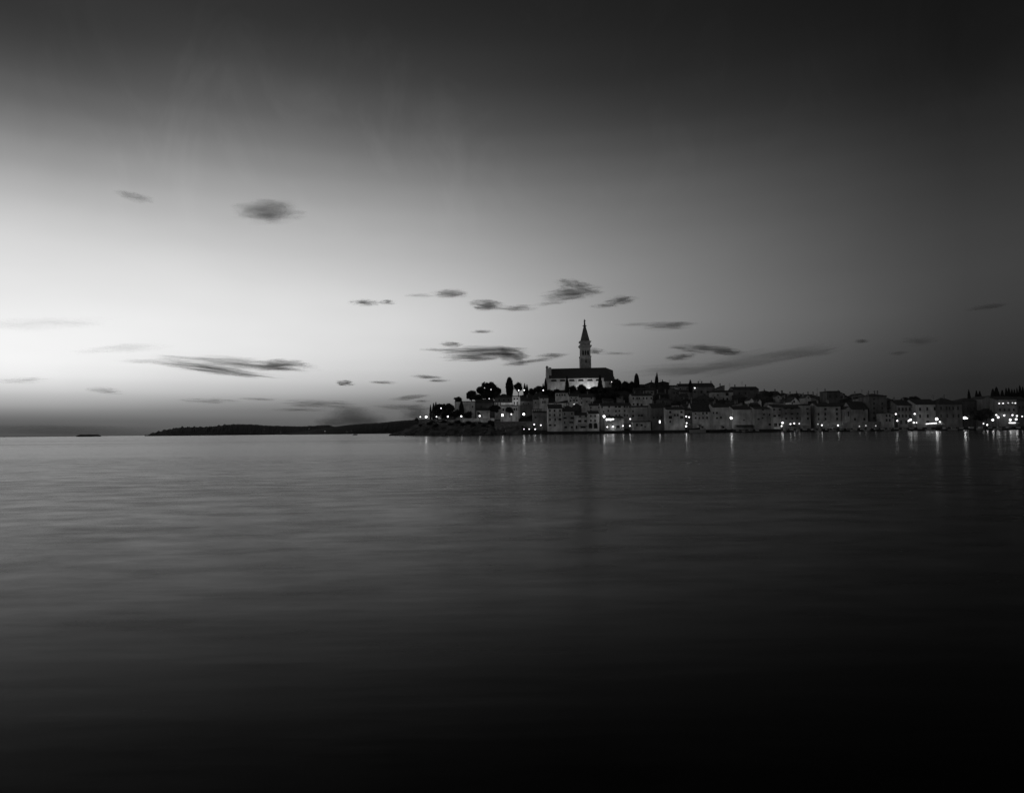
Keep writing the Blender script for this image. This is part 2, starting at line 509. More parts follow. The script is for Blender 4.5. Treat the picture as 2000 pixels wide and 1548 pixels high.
# the breeze ruffles the water close by; farther out it lies calmer
sx = n.new('ShaderNodeSeparateXYZ')
l.new(tc.outputs['Object'], sx.inputs[0])
mc = n.new('ShaderNodeMapRange')
mc.inputs['From Min'].default_value = 18
mc.inputs['From Max'].default_value = 160
mc.inputs['To Min'].default_value = 1.0
mc.inputs['To Max'].default_value = 0.5
l.new(sx.outputs[1], mc.inputs[0])
mm = n.new('ShaderNodeMath')
mm.operation = 'MULTIPLY'
l.new(mr.outputs[0], mm.inputs[0])
l.new(mc.outputs[0], mm.inputs[1])
l.new(mm.outputs[0], bs.inputs['Roughness'])
SEA = mt
mb = MB()
mb.add([(-60000, -300, 0), (60000, -300, 0), (60000, 70000, 0), (-60000, 70000, 0)], [(0, 1, 2, 3)])
struct(mb.build('sea', SEA))

# town hill and rocky point
mb = MB()
cols = [740 + 4 * i for i in range(62)] + [990 + 14 * i for i in range(96)]
rows = [-4, -1, 0.5, 2, 4, 6, 8, 10, 12, 15, 19, 24, 30, 38, 46, 54, 62, 70, 80, 90, 100, 110, 120, 135, 150, 180, 230]
for px in cols:
    y0 = lerp(SHORE, px)
    for d in rows:
        y = y0 + d
        x = (px - 1000) / F * y
        z = ground(x, y)
        rk = 1 - sm((px - 960) / 60)
        if 0 < d < 16 and rk > 0:
            q = noise.fractal(Vector((x * 0.16, y * 0.16, 3)), 1.0, 2.0, 4) * 1.7 + abs(noise.noise(Vector((x * 0.5, y * 0.5, 9)))) * 0.9
            z += rk * q * min(1, z * 0.35 + 0.25)
        if d > 120:
            z -= (d - 120) * 0.12
        mb.v.append((x, y, z))
nr = len(rows)
for i in range(len(cols) - 1):
    for j in range(nr - 1):
        mb.f.append((i * nr + j, (i + 1) * nr + j, (i + 1) * nr + j + 1, i * nr + j + 1))
hill = mb.build('hill', EARTH)
hill.data.materials.append(ROCK)
for p in hill.data.polygons:
    i, j = p.index // (nr - 1), p.index % (nr - 1)
    if cols[i] < 1010 and rows[j] < 16:
        p.material_index = 1
struct(hill)
# loose rocks at the foot of the point are part of the shore
rnd = random.Random(4)
mb = MB()
for k in range(150):
    px = rnd.uniform(762, 985)
    d = rnd.uniform(-0.8, 9)
    y = lerp(SHORE, px) + d
    x = (px - 1000) / F * y
    z = max(ground(x, y), 0)
    bm = bmesh.new()
    bmesh.ops.create_icosphere(bm, subdivisions=1, radius=1)
    s0 = rnd.uniform(0.5, 1.7)
    vs = []
    for v in bm.verts:
        q = 1 + 0.45 * noise.noise(v.co * 1.7 + Vector((k, 0, 0)))
        vs.append((x + v.co.x * q * s0 * 1.3, y + v.co.y * q * s0, z + v.co.z * q * s0 * 0.7))
    mb.add(vs, [[v.index for v in f.verts] for f in bm.faces])
    bm.free()
struct(mb.build('rocky_shore', ROCK))

# quay: a stone edge along the water
mb = MB()
qs = [1046 + 18 * i for i in range(68)]
prev = None
for px in qs:
    wdt = 9 if px < 1500 else 9 + 14 * sm((px - 1500) / 250)
    y0 = lerp(SHORE, px) - 1.0
    y1 = y0 + wdt
    ring = [((px - 1000) / F * y0, y0, -2), ((px - 1000) / F * y0, y0, 1.66), ((px - 1000) / F * y1, y1, 1.7), ((px - 1000) / F * y1, y1, 1.2)]
    b = len(mb.v)
    mb.v += ring
    if prev is not None:
        mb.f += [(prev, b, b + 1, prev + 1), (prev + 1, b + 1, b + 2, prev + 2), (prev + 2, b + 2, b + 3, prev + 3)]
    else:
        mb.f.append((b, b + 1, b + 2, b + 3))
    prev = b
quay = mb.build('quay', QUAYM)
quay.data.materials.append(PAVE)
for p in quay.data.polygons:
    if p.normal.z > 0.8:
        p.material_index = 1
struct(quay)

# far shore: low wooded hills across the water
mt_far = mat_rough('far_wooded_hill', 0.017, 0.95, 0.02, 0.4, 8, 0.1)


def far_ridge(name, tops, Y, depth, seed, bumpy, trees):
    mb = MB()
    pxs = []
    p = tops[0][0]
    while p <= tops[-1][0]:
        pxs.append(p)
        p += 1.5
    rws = [0, 0.02, 0.15, 0.35, 0.6, 0.8, 1.0, 1.3]
    for px in pxs:
        top = P(px, lerp(tops, px), Y + depth).z
        x1 = (px - 1000) / F * (Y + depth)
        for k, t in enumerate(rws):
            y = Y + depth * t
            x = (px - 1000) / F * y
            z = (-3, 0.6, 0.25, 0.5, 0.78, 0.92, 1.0, 0.6)[k]
            z = z * top if k > 1 else z
            if k == 0:
                z = -3
            if k > 1:
                z += bumpy * (noise.noise(Vector((px * 0.13, t * 7, seed))) + 0.6 * noise.noise(Vector((px * 0.37, t * 9, seed + 5))))
            if trees and 2 < k < 7:              # the crowns of the wood standing up along the ridge
                z += trees * (1 - sm((px - 400) / 80) * 0.75) * max(0, noise.noise(Vector((px * 0.17, t * 14, seed + 9))) + 0.5 * noise.noise(Vector((px * 0.45, t * 31, seed + 3))) + 0.1)
            mb.v.append((x, y, max(z, -3)))
    k = len(rws)
    for i in range(len(pxs) - 1):
        for j in range(k - 1):
            mb.f.append((i * k + j, (i + 1) * k + j, (i + 1) * k + j + 1, i * k + j + 1))
    return struct(mb.build(name, mt_far))


far_ridge('hill_far_shore', [(283, 850.7), (292, 849.5), (300, 846), (312, 843), (322, 839.5), (340, 837), (352, 835), (370, 834.5), (390, 834), (410, 833.5),
          (425, 832), (440, 829.5), (455, 828.5), (475, 828.3), (500, 829), (520, 831), (560, 832), (590, 832.5), (620, 831), (640, 829.5),
          (652, 833), (700, 836), (800, 838), (840, 840)], 2300, 500, 2, 2.0, 9.0)
far_ridge('hill_far_shore', [(560, 846), (620, 838), (650, 833.5), (665, 831.5), (690, 828.5), (740, 825.5), (780, 821.5), (815, 819), (860, 818), (900, 822), (980, 836)], 1700, 350, 7, 1.0, 3.0)
far_ridge('islet', [(149, 852), (152, 850), (158, 848.2), (166, 848.8), (174, 848.4), (184, 848.2), (192, 848.6), (197, 851), (199, 852)], 3000, 60, 11, 0.7, 1.5)

# ------------------------------------------------------------------ buildings
EFAC = 0.068                                  # photo tone -> albedo of a wall lit by the evening sky
WIN_MESH = {}


def alb_of(tone):
    return max(0.05, min(0.82, lin(tone) / EFAC))


def window_meshes(w, h, kind):
    k = (round(w, 1), round(h, 1), kind)
    if k in WIN_MESH:
        return WIN_MESH[k]
    t = 0.09
    fr = MB()
    if kind == 'arch':
        a, b = [], []
        n_ = 10
        for i in range(n_ + 1):
            g = math.pi * i / n_
            a.append((math.cos(g) * w / 2, math.sin(g) * h))
            b.append((math.cos(g) * (w / 2 + 0.14), math.sin(g) * (h + 0.14)))
        for i in range(n_):
            v = []
            for y in (-0.1, 0.0):
                for (x, z) in (a[i], b[i], b[i + 1], a[i + 1]):
                    v.append((x, y, z))
            fr.add(v, [(0, 1, 2, 3), (7, 6, 5, 4), (0, 4, 5, 1), (2, 6, 7, 3), (0, 3, 7, 4), (1, 5, 6, 2)])
        fr.box(-w / 2 - 0.22, -0.1, -0.2, w / 2 + 0.22, 0, 0)
        for x in (-w * 0.17, w * 0.17):
            fr.box(x - 0.06, -0.09, 0, x + 0.06, -0.03, h * 0.9)
        pn = MB()
        pn.add([(0, -0.02, 0)] + [(x, -0.02, z) for x, z in a], [(0, i + 1, i + 2) for i in range(n_)])
    elif kind == 'round':
        a, b = [], []
        n_ = 10
        hw = w / 2
        top = h - hw
        o = [(hw, 0), (hw, top)] + [(math.cos(math.pi * i / n_) * hw, top + math.sin(math.pi * i / n_) * hw) for i in range(1, n_)] + [(-hw, top), (-hw, 0)]
        q = [(x * (1 + 0.3 / hw), z + (0.3 * (z > top))) for x, z in o]
        for i in range(len(o) - 1):
            v = []
            for y in (-0.12, 0.0):
                for (x, z) in (o[i], q[i], q[i + 1], o[i + 1]):
                    v.append((x, y, z))
            fr.add(v, [(0, 1, 2, 3), (7, 6, 5, 4), (0, 4, 5, 1), (2, 6, 7, 3), (0, 3, 7, 4), (1, 5, 6, 2)])
        pn = MB()
        pn.add([(x, -0.02, z) for x, z in o], [tuple(range(len(o)))])
    else:
        fr.box(-w / 2 - t, -0.07, 0, -w / 2, 0, h)
        fr.box(w / 2, -0.07, 0, w / 2 + t, 0, h)
        fr.box(-w / 2 - t, -0.07, h, w / 2 + t, 0, h + t)
        fr.box(-w / 2 - t - 0.06, -0.16, -0.12, w / 2 + t + 0.06, 0, 0)
        fr.box(-0.04, -0.055, 0, 0.04, -0.025, h)
        pn = MB()
        pn.add([(-w / 2, -0.02, 0), (w / 2, -0.02, 0), (w / 2, -0.02, h), (-w / 2, -0.02, h)], [(0, 1, 2, 3)])
    r = (fr.mesh('window', FRAME_D if kind == 'arch' else FRAME), pn.mesh('pane', GLASS))
    WIN_MESH[k] = r
    return r


LIT_PANES = {}


def add_window(parent, x, z, w, h, kind='sq', y=0.0, name='window'):
    """x centre, z bottom, in the parent's local space"""
    lit = kind.startswith('lit')
    k = 'sq' if lit else kind
    fm, pm = window_meshes(max(0.5, w), max(0.5, h), k)
    wo = put(name, fm, parent, (x, y, z))
    if lit:
        kk = (pm.name, kind)
        if kk not in LIT_PANES:
            pm2 = pm.copy()
            pm2.materials[0] = WIN_LIT
            LIT_PANES[kk] = pm2
        pm = LIT_PANES[kk]
        wo['label'] = 'window lit from inside'
    put('pane', pm, wo)
    return wo


def roof_mesh(kind, w, d, z0, z1, ov=0.3):
    """roof between eaves z0 and ridge z1, local x 0..w, y 0..d"""
    mb = MB()
    t = 0.22
    e = 0.04
    if kind == 'g':                            # ridge parallel to the front
        prof = [(-ov, z0 - 0.12), (d / 2, z1), (d + ov, z0 - 0.12)]
        for (ya, za), (yb, zb) in zip(prof, prof[1:]):
            mb.add([(-e, ya, za), (w + e, ya, za), (w + e, yb, zb), (-e, yb, zb),
                    (-e, ya, za + t), (w + e, ya, za + t), (w + e, yb, zb + t), (-e, yb, zb + t)],
                   [(0, 3, 2, 1), (4, 5, 6, 7), (0, 1, 5, 4), (1, 2, 6, 5), (2, 3, 7, 6), (3, 0, 4, 7)])
    elif kind == 'f':                          # gable to the front
        prof = [(-ov * 0.4, z0 - 0.08), (w / 2, z1), (w + ov * 0.4, z0 - 0.08)]
        for (xa, za), (xb, zb) in zip(prof, prof[1:]):
            mb.add([(xa, -ov, za), (xb, -ov, zb), (xb, d + 0.1, zb), (xa, d + 0.1, za),
                    (xa, -ov, za + t), (xb, -ov, zb + t), (xb, d + 0.1, zb + t), (xa, d + 0.1, za + t)],
                   [(0, 3, 2, 1), (4, 5, 6, 7), (0, 1, 5, 4), (1, 2, 6, 5), (2, 3, 7, 6), (3, 0, 4, 7)])
    elif kind == 's':                          # lean-to rising to the back
        mb.add([(-e, -ov, z0 - 0.1), (w + e, -ov, z0 - 0.1), (w + e, d, z1), (-e, d, z1),
                (-e, -ov, z0 - 0.1 + t), (w + e, -ov, z0 - 0.1 + t), (w + e, d, z1 + t), (-e, d, z1 + t)],
               [(0, 3, 2, 1), (4, 5, 6, 7), (0, 1, 5, 4), (1, 2, 6, 5), (2, 3, 7, 6), (3, 0, 4, 7)])
    elif kind in ('l', 'r'):                   # lean-to seen from the side, high on the left / right
        a, b = (z1, z0) if kind == 'l' else (z0, z1)
        mb.add([(-e, -ov, a), (w + e, -ov, b), (w + e, d, b), (-e, d, a),
                (-e, -ov, a + t), (w + e, -ov, b + t), (w + e, d, b + t), (-e, d, a + t)],
               [(0, 3, 2, 1), (4, 5, 6, 7), (0, 1, 5, 4), (1, 2, 6, 5), (2, 3, 7, 6), (3, 0, 4, 7)])
    elif kind == 'h':                          # hipped
        r = min(w * 0.45, d * 0.5)
        mb.add([(-ov, -ov, z0), (w + ov, -ov, z0), (w + ov, d + ov, z0), (-ov, d + ov, z0), (r, d / 2, z1), (w - r, d / 2, z1),
                (-ov, -ov, z0 - 0.18), (w + ov, -ov, z0 - 0.18), (w + ov, d + ov, z0 - 0.18), (-ov, d + ov, z0 - 0.18)],
               [(0, 1, 5, 4), (1, 2, 5), (2, 3, 4, 5), (3, 0, 4), (6, 7, 1, 0), (7, 8, 2, 1), (8, 9, 3, 2), (9, 6, 0, 3), (9, 8, 7, 6)])
    else:                                      # flat with a parapet
        mb.box(0, 0, z0, w, d, z0 + 0.1)
        for (a, b, c, f) in ((-0.05, -0.05, w + 0.05, 0.25), (-0.05, d - 0.25, w + 0.05, d + 0.05), (-0.05, 0.25, 0.2, d - 0.25), (w - 0.2, 0.25, w + 0.05, d - 0.25)):
            mb.box(a, b, z0 + 0.1, c, f, z0 + 0.1 + max(0.3, z1 - z0))
    return mb


def wall_mesh(kind, w, d, zb, z0, z1):
    mb = MB()
    hi = {'g': (1, 0), 'f': (0, 1)}.get(kind, (0, 0))
    v = [(0, 0, zb), (w, 0, zb), (w, d, zb), (0, d, zb), (0, 0, z0), (w, 0, z0), (w, d, z0), (0, d, z0)]
    f = [(3, 2, 1, 0)]
    zt = z1 - 0.02
    if kind == 'g':
        v += [(0, d / 2, zt), (w, d / 2, zt)]
        f += [(0, 1, 5, 4), (1, 2, 6, 9, 5), (2, 3, 7, 6), (3, 0, 4, 8, 7)]
    elif kind == 'f':
        v += [(w / 2, 0, zt), (w / 2, d, zt)]
        f += [(0, 1, 5, 8, 4), (1, 2, 6, 5), (2, 3, 7, 9, 6), (3, 0, 4, 7)]
    elif kind == 's':
        v[6], v[7] = (w, d, zt), (0, d, zt)
        f += [(0, 1, 5, 4), (1, 2, 6, 5), (2, 3, 7, 6), (3, 0, 4, 7)]
    elif kind in ('l', 'r'):
        if kind == 'l':
            v[4], v[7] = (0, 0, zt), (0, d, zt)
        else:
            v[5], v[6] = (w, 0, zt), (w, d, zt)
        f += [(0, 1, 5, 4), (1, 2, 6, 5), (2, 3, 7, 6), (3, 0, 4, 7)]
    else:
        f += [(0, 1, 5, 4), (1, 2, 6, 5), (2, 3, 7, 6), (3, 0, 4, 7), (4, 5, 6, 7)]
    mb.add(v, f)
    return mb


CH = random.Random(21)


def chimney(roof, x, y, z, h=1.3):
    mb = MB()
    mb.box(x - 0.3, y - 0.3, z - 1.0, x + 0.3, y + 0.3, z + h)
    mb.box(x - 0.42, y - 0.42, z + h, x + 0.42, y + 0.42, z + h + 0.18)
    mb.box(x - 0.26, y - 0.26, z + h + 0.18, x + 0.26, y + 0.26, z + h + 0.45)
    return mb.build('chimney', plaster(0.3), roof)


BUILDINGS = []


def B(name, label, cat, px0, px1, ridge, eave, off, kind, tone, wins=(), depth=10.0, chims=(), group=None, base=None, roofmat=None):
    """house: photo columns px0..px1, ridge and eave rows, metres behind the waterline"""
    pc = (px0 + px1) / 2
    Y = offY(pc, off)
    x0, x1 = P(px0, eave, Y).x + 0.02, P(px1, eave, Y).x - 0.02
    w = x1 - x0
    ze = P(pc, eave, Y).z
    rd = {'g': depth / 2, 'h': depth / 2, 's': depth}.get(kind, 0)
    zr = max(P(pc, ridge, Y + rd).z, ze + 0.25)
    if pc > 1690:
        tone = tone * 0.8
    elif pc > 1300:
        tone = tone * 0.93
    gr = min(ground(x0, Y), ground(x1, Y), ground(x0, Y + depth), ground(x1, Y + depth))
    zb = min(gr, ze - 2.5)
    if base is not None:
        zb = P(pc, base, Y).z
    o = thing(name, label, cat, (x0, Y, zb), group)
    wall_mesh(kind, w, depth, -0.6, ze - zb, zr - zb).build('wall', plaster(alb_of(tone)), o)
    rf = roof_mesh(kind, w, depth, ze - zb, zr - zb).build('roof', roofmat or TILE, o)
    for cx in chims:
        xl = P(cx, eave, Y).x - x0
        xl = min(max(xl, 0.6), w - 0.6)
        chimney(rf, xl, depth * 0.45, zr - zb)
    for wd in wins:
        wx, wy, ww, wh = wd[:4]
        k = wd[4] if len(wd) > 4 else 'sq'
        nm = wd[5] if len(wd) > 5 else 'window'
        c = P(wx, wy, Y)
        s = Y / F
        w_, h_ = ww * s * 1.15, wh * s * 1.1
        xl = min(max(c.x - x0, w_ / 2 + 0.15), max(w - w_ / 2 - 0.15, w_ / 2 + 0.15))
        zl = c.z - zb - h_ / 2
        add_window(o, xl, zl, w_, h_, k, 0.0, nm)
    BUILDINGS.append((px0, px1, Y, o))
    return o


def grid(xs, ys, w=2.0, h=3.2):
    return [(x, y, w, h) for y in ys for x in xs]


# ---- church and bell tower on the hilltop
CY = 545.0
cb = P(1133, 764, CY).z
cx0, cx1 = P(1068.5, 740, CY).x, P(1198, 740, CY).x
cw = cx1 - cx0
church = thing('church', 'long floodlit stone church with a dark tiled roof on the hilltop', 'church', (cx0, CY, cb))
STONE_L = mat_rough('church_stone', 0.5, 0.92, 0.5, 0.25, 8, 0.15, 0.02, (1, 1, 0.4))
LX = lambda px: P(px, 745, CY).x - cx0
LZ = lambda py: P(1133, py, CY).z - cb
ze, zr = LZ(738.3), LZ(717.8) + 0.2
mb = MB()
dC = 17.0
xr = LX(1186)
mb.box(0, 0, -4, cw, dC, ze)
mb.build('nave_wall', STONE_L, church)
mb = MB()
mb.add([(1.6, -0.5, ze), (cw + 0.3, -0.5, ze), (cw + 0.3, dC + 0.5, ze), (1.6, dC + 0.5, ze), (1.6, dC / 2, zr), (xr, dC / 2, zr + 0.5),
        (cw + 0.3, dC * 0.2, ze + 6.3), (cw + 0.3, dC * 0.8, ze + 6.3)],
       [(0, 1, 6, 5, 4), (1, 2, 7, 6), (6, 7, 5), (2, 3, 4, 5, 7), (3, 0, 4), (3, 2, 1, 0)])
mb.build('roof', TILE, church)
# west front rising above the roof
mb = MB()
mb.box(-0.3, 0.6, ze, 1.5, dC - 0.6, LZ(726))
mb.box(-0.3, 3.0, LZ(726), 1.5, dC - 3.0, LZ(719))
mb.box(-0.3, 5.5, LZ(719), 1.3, dC - 5.5, LZ(714.6))
mb.box(-0.5, 4.6, LZ(714.6), 1.5, dC - 4.6, LZ(713.6))
mb.box(0.1, 7.5, LZ(713.6), 0.9, dC - 7.5, LZ(711.6))
mb.box(1.5, 2.2, ze, 3.6, 3.8, LZ(716))
mb.build('gable_front', STONE_L, church)
mb = MB()
mb.box(-0.2, -0.45, ze - 0.9, cw + 0.2, -0.02, ze - 0.2)
mb.build('eaves_cornice', STONE_L, church)
mb = MB()
mb.box(-0.12, -0.3, LZ(745.3), LX(1180), -0.02, LZ(744.4))
mb.build('string_course', STONE_L, church)
for px in (1070, 1074.5, 1089.5, 1092.5, 1106, 1109, 1124.5, 1127.5, 1141.5, 1144.5, 1159.5, 1162.5, 1176):
    mb = MB()
    x = LX(px)
    mb.box(x - 0.42, -0.24, -3.9, x + 0.42, -0.03, LZ(745.6))
    mb.box(x - 0.42, -0.24, LZ(744.2), x + 0.42, -0.03, ze - 1.0)
    mb.build('pilaster', STONE_L, church)
for px in (1081.8, 1099, 1117, 1134.5, 1152.3, 1168.6):
    add_window(church, LX(px), LZ(743.9), 4.1, 2.7, 'arch')
ch = MB()
xa, xb = LX(1180), cw + 0.5
ch.box(xa, -4.5, -4, xb, -0.05, LZ(745.3))
side = ch.build('side_chapel', STONE_L, church)
mb = MB()
mb.add([(xa - 0.3, -4.9, LZ(745.3)), (xb + 0.2, -4.9, LZ(745.3)), (xb + 0.2, -0.1, LZ(736)), (xa - 0.3, -0.1, LZ(736)),
        (xa - 0.3, -0.1, LZ(745.3)), (xb + 0.2, -0.1, LZ(745.3))],
       [(0, 1, 2, 3), (0, 3, 4), (1, 5, 2), (0, 4, 5, 1), (4, 3, 2, 5)])
mb.build('chapel_roof', TILE, side)
add_window(side, (xa + xb) / 2, LZ(752), 1.0, 1.8, 'sq', -4.5)

TY = CY + 22.0
tw = P(1152.3, 700, TY).x - P(1133.3, 700, TY).x
tx = P(1142.9, 700, TY).x
tb = P(1143, 764, TY).z - 3
tower = thing('bell_tower', 'tall square stone bell tower with pointed spire behind the church', 'bell tower', (tx, TY, tb))
TZ = lambda py: P(1142, py, TY).z - tb
hw = tw / 2
STONE_T = mat_rough('tower_stone', 0.4, 0.92, 0.6, 0.3, 8, 0.15, 0.02)
mb = MB()
mb.box(-hw, -hw, -1, hw, hw, TZ(698.8))
for sx in (-1, 1):
    for sy in (-1, 1):
        mb.box(sx * hw - 0.35, sy * hw - 0.35, 0, sx * hw + 0.35, sy * hw + 0.35, TZ(699))
mb.build('shaft', STONE_T, tower)
for py, ov, hh, nm in ((698.8, 0.75, 1.1, 'string_course'), (678.8, 1.1, 1.6, 'belfry_cornice'), (669.3, 0.8, 1.0, 'drum_cornice')):
    mb = MB()
    z = TZ(py)
    mb.box(-hw - ov * 0.6, -hw - ov * 0.6, z, hw + ov * 0.6, hw + ov * 0.6, z + hh * 0.5)
    mb.box(-hw - ov, -hw - ov, z + hh * 0.5, hw + ov, hw + ov, z + hh)
    mb.build(nm, STONE_T, tower)
# belfry: corner piers, slim columns and arches, dark core for the shade between
z0, z1 = TZ(698.8) + 1.1, TZ(678.8)
mb = MB()
mb.box(-hw, -hw, z0, hw, hw, z0 + 0.9)
mb.box(-hw, -hw, z1 - 2.4, hw, hw, z1)
for sx in (-1, 1):
    for sy in (-1, 1):
        mb.box(sx * hw - 1.2 * (sx > 0), sy * hw - 1.2 * (sy > 0), z0 + 0.9, sx * hw + 1.2 * (sx < 0), sy * hw + 1.2 * (sy < 0), z1 - 2.4)
q = (hw * 2 - 2.4) / 3
for i in (1, 2):
    c = -hw + 1.2 + q * i
    for s in (-1, 1):
        yy = s * (hw - 0.5)
        mb.box(c - 0.28, yy - 0.3, z0 + 0.9, c + 0.28, yy + 0.3, z1 - 2.4)
        mb.box(yy - 0.3, c - 0.28, z0 + 0.9, yy + 0.3, c + 0.28, z1 - 2.4)
for i in range(3):                             # rounded heads of the openings
    c = -hw + 1.2 + q * (i + 0.5)
    for s in (-1, 1):
        for sg in (-1, 1):
            yy = s * (hw - 0.5)
            xx = c + sg * (q / 2 - 0.28 - 0.2)
            mb.box(xx - 0.22, yy - 0.29, z1 - 3.1, xx + 0.22, yy + 0.29, z1 - 2.41)
            mb.box(yy - 0.29, xx - 0.22, z1 - 3.1, yy + 0.29, xx + 0.22, z1 - 2.41)
mb.build('belfry', STONE_T, tower)
mb = MB()
mb.box(-hw + 1.25, -hw + 1.25, z0 + 0.9, hw - 1.25, hw - 1.25, z1 - 2.4)
mb.build('belfry_shade_core', FRAME_D, tower)  # solid dark block, painted in for the shade behind the openings
mb = MB()
mb.box(-hw + 0.1, -hw + 0.1, TZ(678.8) + 1.6, hw - 0.1, hw - 0.1, TZ(669.3))
mb.build('drum', STONE_T, tower)
z0, z1 = TZ(669.3) + 1.0, TZ(637.5)
mb = MB()
mb.lathe([((hw - 0.35) * 1.414, z0), (0.85 * 1.414, z1)], 4, rot=math.pi / 4)
mb.build('spire', mat_rough('spire_lead', 0.16, 0.8, 0.5, 0.3, 6, 0.2), tower)
for py in (690, 709):
    pass
mb = MB()
mb.lathe([(0.9, z1), (1.3, z1 + 0.25), (1.75, z1 + 0.5), (1.75, z1 + 0.75), (0.8, z1 + 0.8), (0.7, z1 + 1.3)], 12)
mb.build('finial_platform', METAL, tower)
add_window(tower, 0.2, TZ(709), 0.9, 2.2, 'sq', -hw)
sz = z1 + 1.3
statue = thing('statue', 'small robed statue standing on the tip of the spire', 'statue', (tx, TY, tb + sz))
mb = MB()
k = 1.36
mb.lathe([(0.55 * k, 0), (0.5 * k, 0.7 * k), (0.42 * k, 1.5 * k), (0.34 * k, 2.0 * k), (0.46 * k, 2.5 * k), (0.42 * k, 2.85 * k), (0.16 * k, 3.0 * k), (0.14 * k, 3.1 * k)], 10)
mb.ball((0, 0, 3.33 * k), 0.24 * k, 10, 6, 1.2)
mb.rod((0.3 * k, 0, 2.75 * k), (0.62 * k, -0.25, 2.35 * k), 0.13 * k, 8, 0.1 * k)
mb.rod((0.62 * k, -0.25, 2.35 * k), (0.6 * k, -0.45, 2.9 * k), 0.1 * k, 8, 0.06 * k)
mb.rod((-0.34 * k, 0, 2.75 * k), (-0.5 * k, -0.05, 1.9 * k), 0.13 * k, 8, 0.08 * k)
mb.build('figure', METAL, statue, True)

# ---- waterfront and hillside buildings
H = 'house'
WY, WYs = 3.2, 2.0
# left: fort wall, villa, terraces
B('stone_wall', 'high rough masonry wall left of the villa, below the round trees', 'wall', 888, 927.5, 783.5, 784.5, 32, 'n', 62, [(923, 794, 1.5, 2.5)], 4)
B(H, 'dark windowless house between the masonry wall and the villa', H, 928, 964, 780, 786, 40, 'g', 30, [(940, 794, 1.6, 2)], 8)
B(H, 'low grey house with one square window behind the lamp below the masonry wall', H, 930.5, 956, 797, 801, 24, 'g', 62, [(934.5, 806.5, 4, 3.6)], 8)
B('villa', 'long dark villa with hipped roof beside the tallest round-topped cypress', 'villa', 966.5, 1001, 769, 776, 52, 'h', 34, [(975, 781, 2, 3), (984, 781, 2, 3), (993, 781, 2, 3)], 11)
B(H, 'bright white two-storey house with four windows left of the church', H, 1000.5, 1015.8, 773.0, 774.5, 44, 'n', 150,
  [(1004.7, 778.7, 2.2, 2.3), (1010.3, 778.5, 2.2, 2.3), (1004.7, 787, 2.0, 4.4), (1010.3, 786.8, 2.0, 4.4)], 8)
B('terrace', 'white pillared terrace with flat roof beside the dark villa', 'terrace', 966, 980, 783.8, 785.5, 41, 'n', 130, [(968.5, 788.5, 1.2, 5), (971.5, 788.5, 1.2, 5), (974.5, 788.5, 1.2, 5), (977.5, 788.5, 1.2, 5)], 6)
B('terrace', 'long low terrace wall between white terrace and white house', 'terrace', 980.2, 1000.3, 785.5, 786, 42, 'n', 82, [], 5)
B(H, 'arcaded grey house under the villa terrace', H, 977, 1012.5, 790.8, 792.5, 30, 'n', 105,
  [(983, 800, 2, 4), (990, 800, 2, 4), (1004.5, 799, 2.4, 4), (1009, 799, 1.6, 4)], 9)
B(H, 'dark hillside house right of the white house', H, 1016, 1041, 776, 783, 48, 'g', 36, [(1022, 788, 1.6, 2.4), (1032, 788, 1.6, 2.4)], 9, (1030,))
B(H, 'small dim house beside the pale house below the small cypress', H, 1041, 1053, 776, 780, 46, 's', 50, [(1046, 786, 1.6, 2.6)], 8)
B(H, 'pale house with a pair of narrow windows below the small cypress', H, 1053.2, 1071, 773, 777, 48, 'g', 100, [(1060.3, 785, 1.5, 3.6), (1064.3, 785, 1.5, 3.6), (1061, 779, 1.4, 1.5)], 9)
B('garden_wall', 'pale balustraded garden wall under the church', 'wall', 1085, 1109, 766, 767.5, 66, 'n', 105, [(1088, 771, 2, 3), (1093, 771, 2, 3), (1098, 771, 2, 3), (1103, 771, 2, 3)], 4)
B('garden_wall', 'low pale garden wall above the brick-shaped four-storey house', 'wall', 1072, 1111, 785.5, 787, 44, 'n', 92, [], 2)
B(H, 'narrow house with three windows and two lamps beside the church cypress', H, 1111, 1130, 769, 773.5, 50, 'g', 72, [(1114.5, 782.3, 1.9, 3), (1121, 782, 1.8, 3), (1126.5, 782, 1.8, 3), (1116, 776.5, 1.6, 2), (1125, 776.5, 1.6, 2)], 9, (1113,))
B(H, 'wide hillside house with four small windows below the church trees', H, 1130.5, 1160, 769, 775.5, 48, 'g', 58, [(1136, 777.8, 1.8, 2.2), (1136, 786.5, 1.8, 2.8), (1155, 777.3, 1.8, 2.2), (1155, 786, 1.8, 2.8), (1146, 784, 2, 2)], 10, (1149,))
B(H, 'square house with dark plain side left of the four-storey house', H, 1041, 1069.5, 803, 805.5, 18, 's', 42, [(1046, 815, 2, 2.6)], 10)
B('pergola', 'white lit pergola on the roof terrace left of the four-storey house', 'pergola', 1040.5, 1059, 798.6, 799.6, 30, 'n', 120, [(1042.5, 802, 1.6, 2.5), (1046, 802, 1.6, 2.5), (1049.5, 802, 1.6, 2.5), (1053, 802, 1.6, 2.5), (1056.5, 802, 1.6, 2.5)], 5)
B(H, 'four-storey waterfront house with paler ground floor and three window columns', H, 1070, 1098.2, 790, 797.2, 6, 'g', 70,
  grid((1074, 1083, 1093.6), (801.7, 810.2), 2, 3.3) + [(1074.2, 819, 2, 3.8), (1084.3, 819, 2.2, 3.8), (1093.5, 818.5, 4, 3), (1074.5, 830, 3.8, 2.4), (1083.8, 830, 2.4, 2.6)], 11, (1084, 1088))
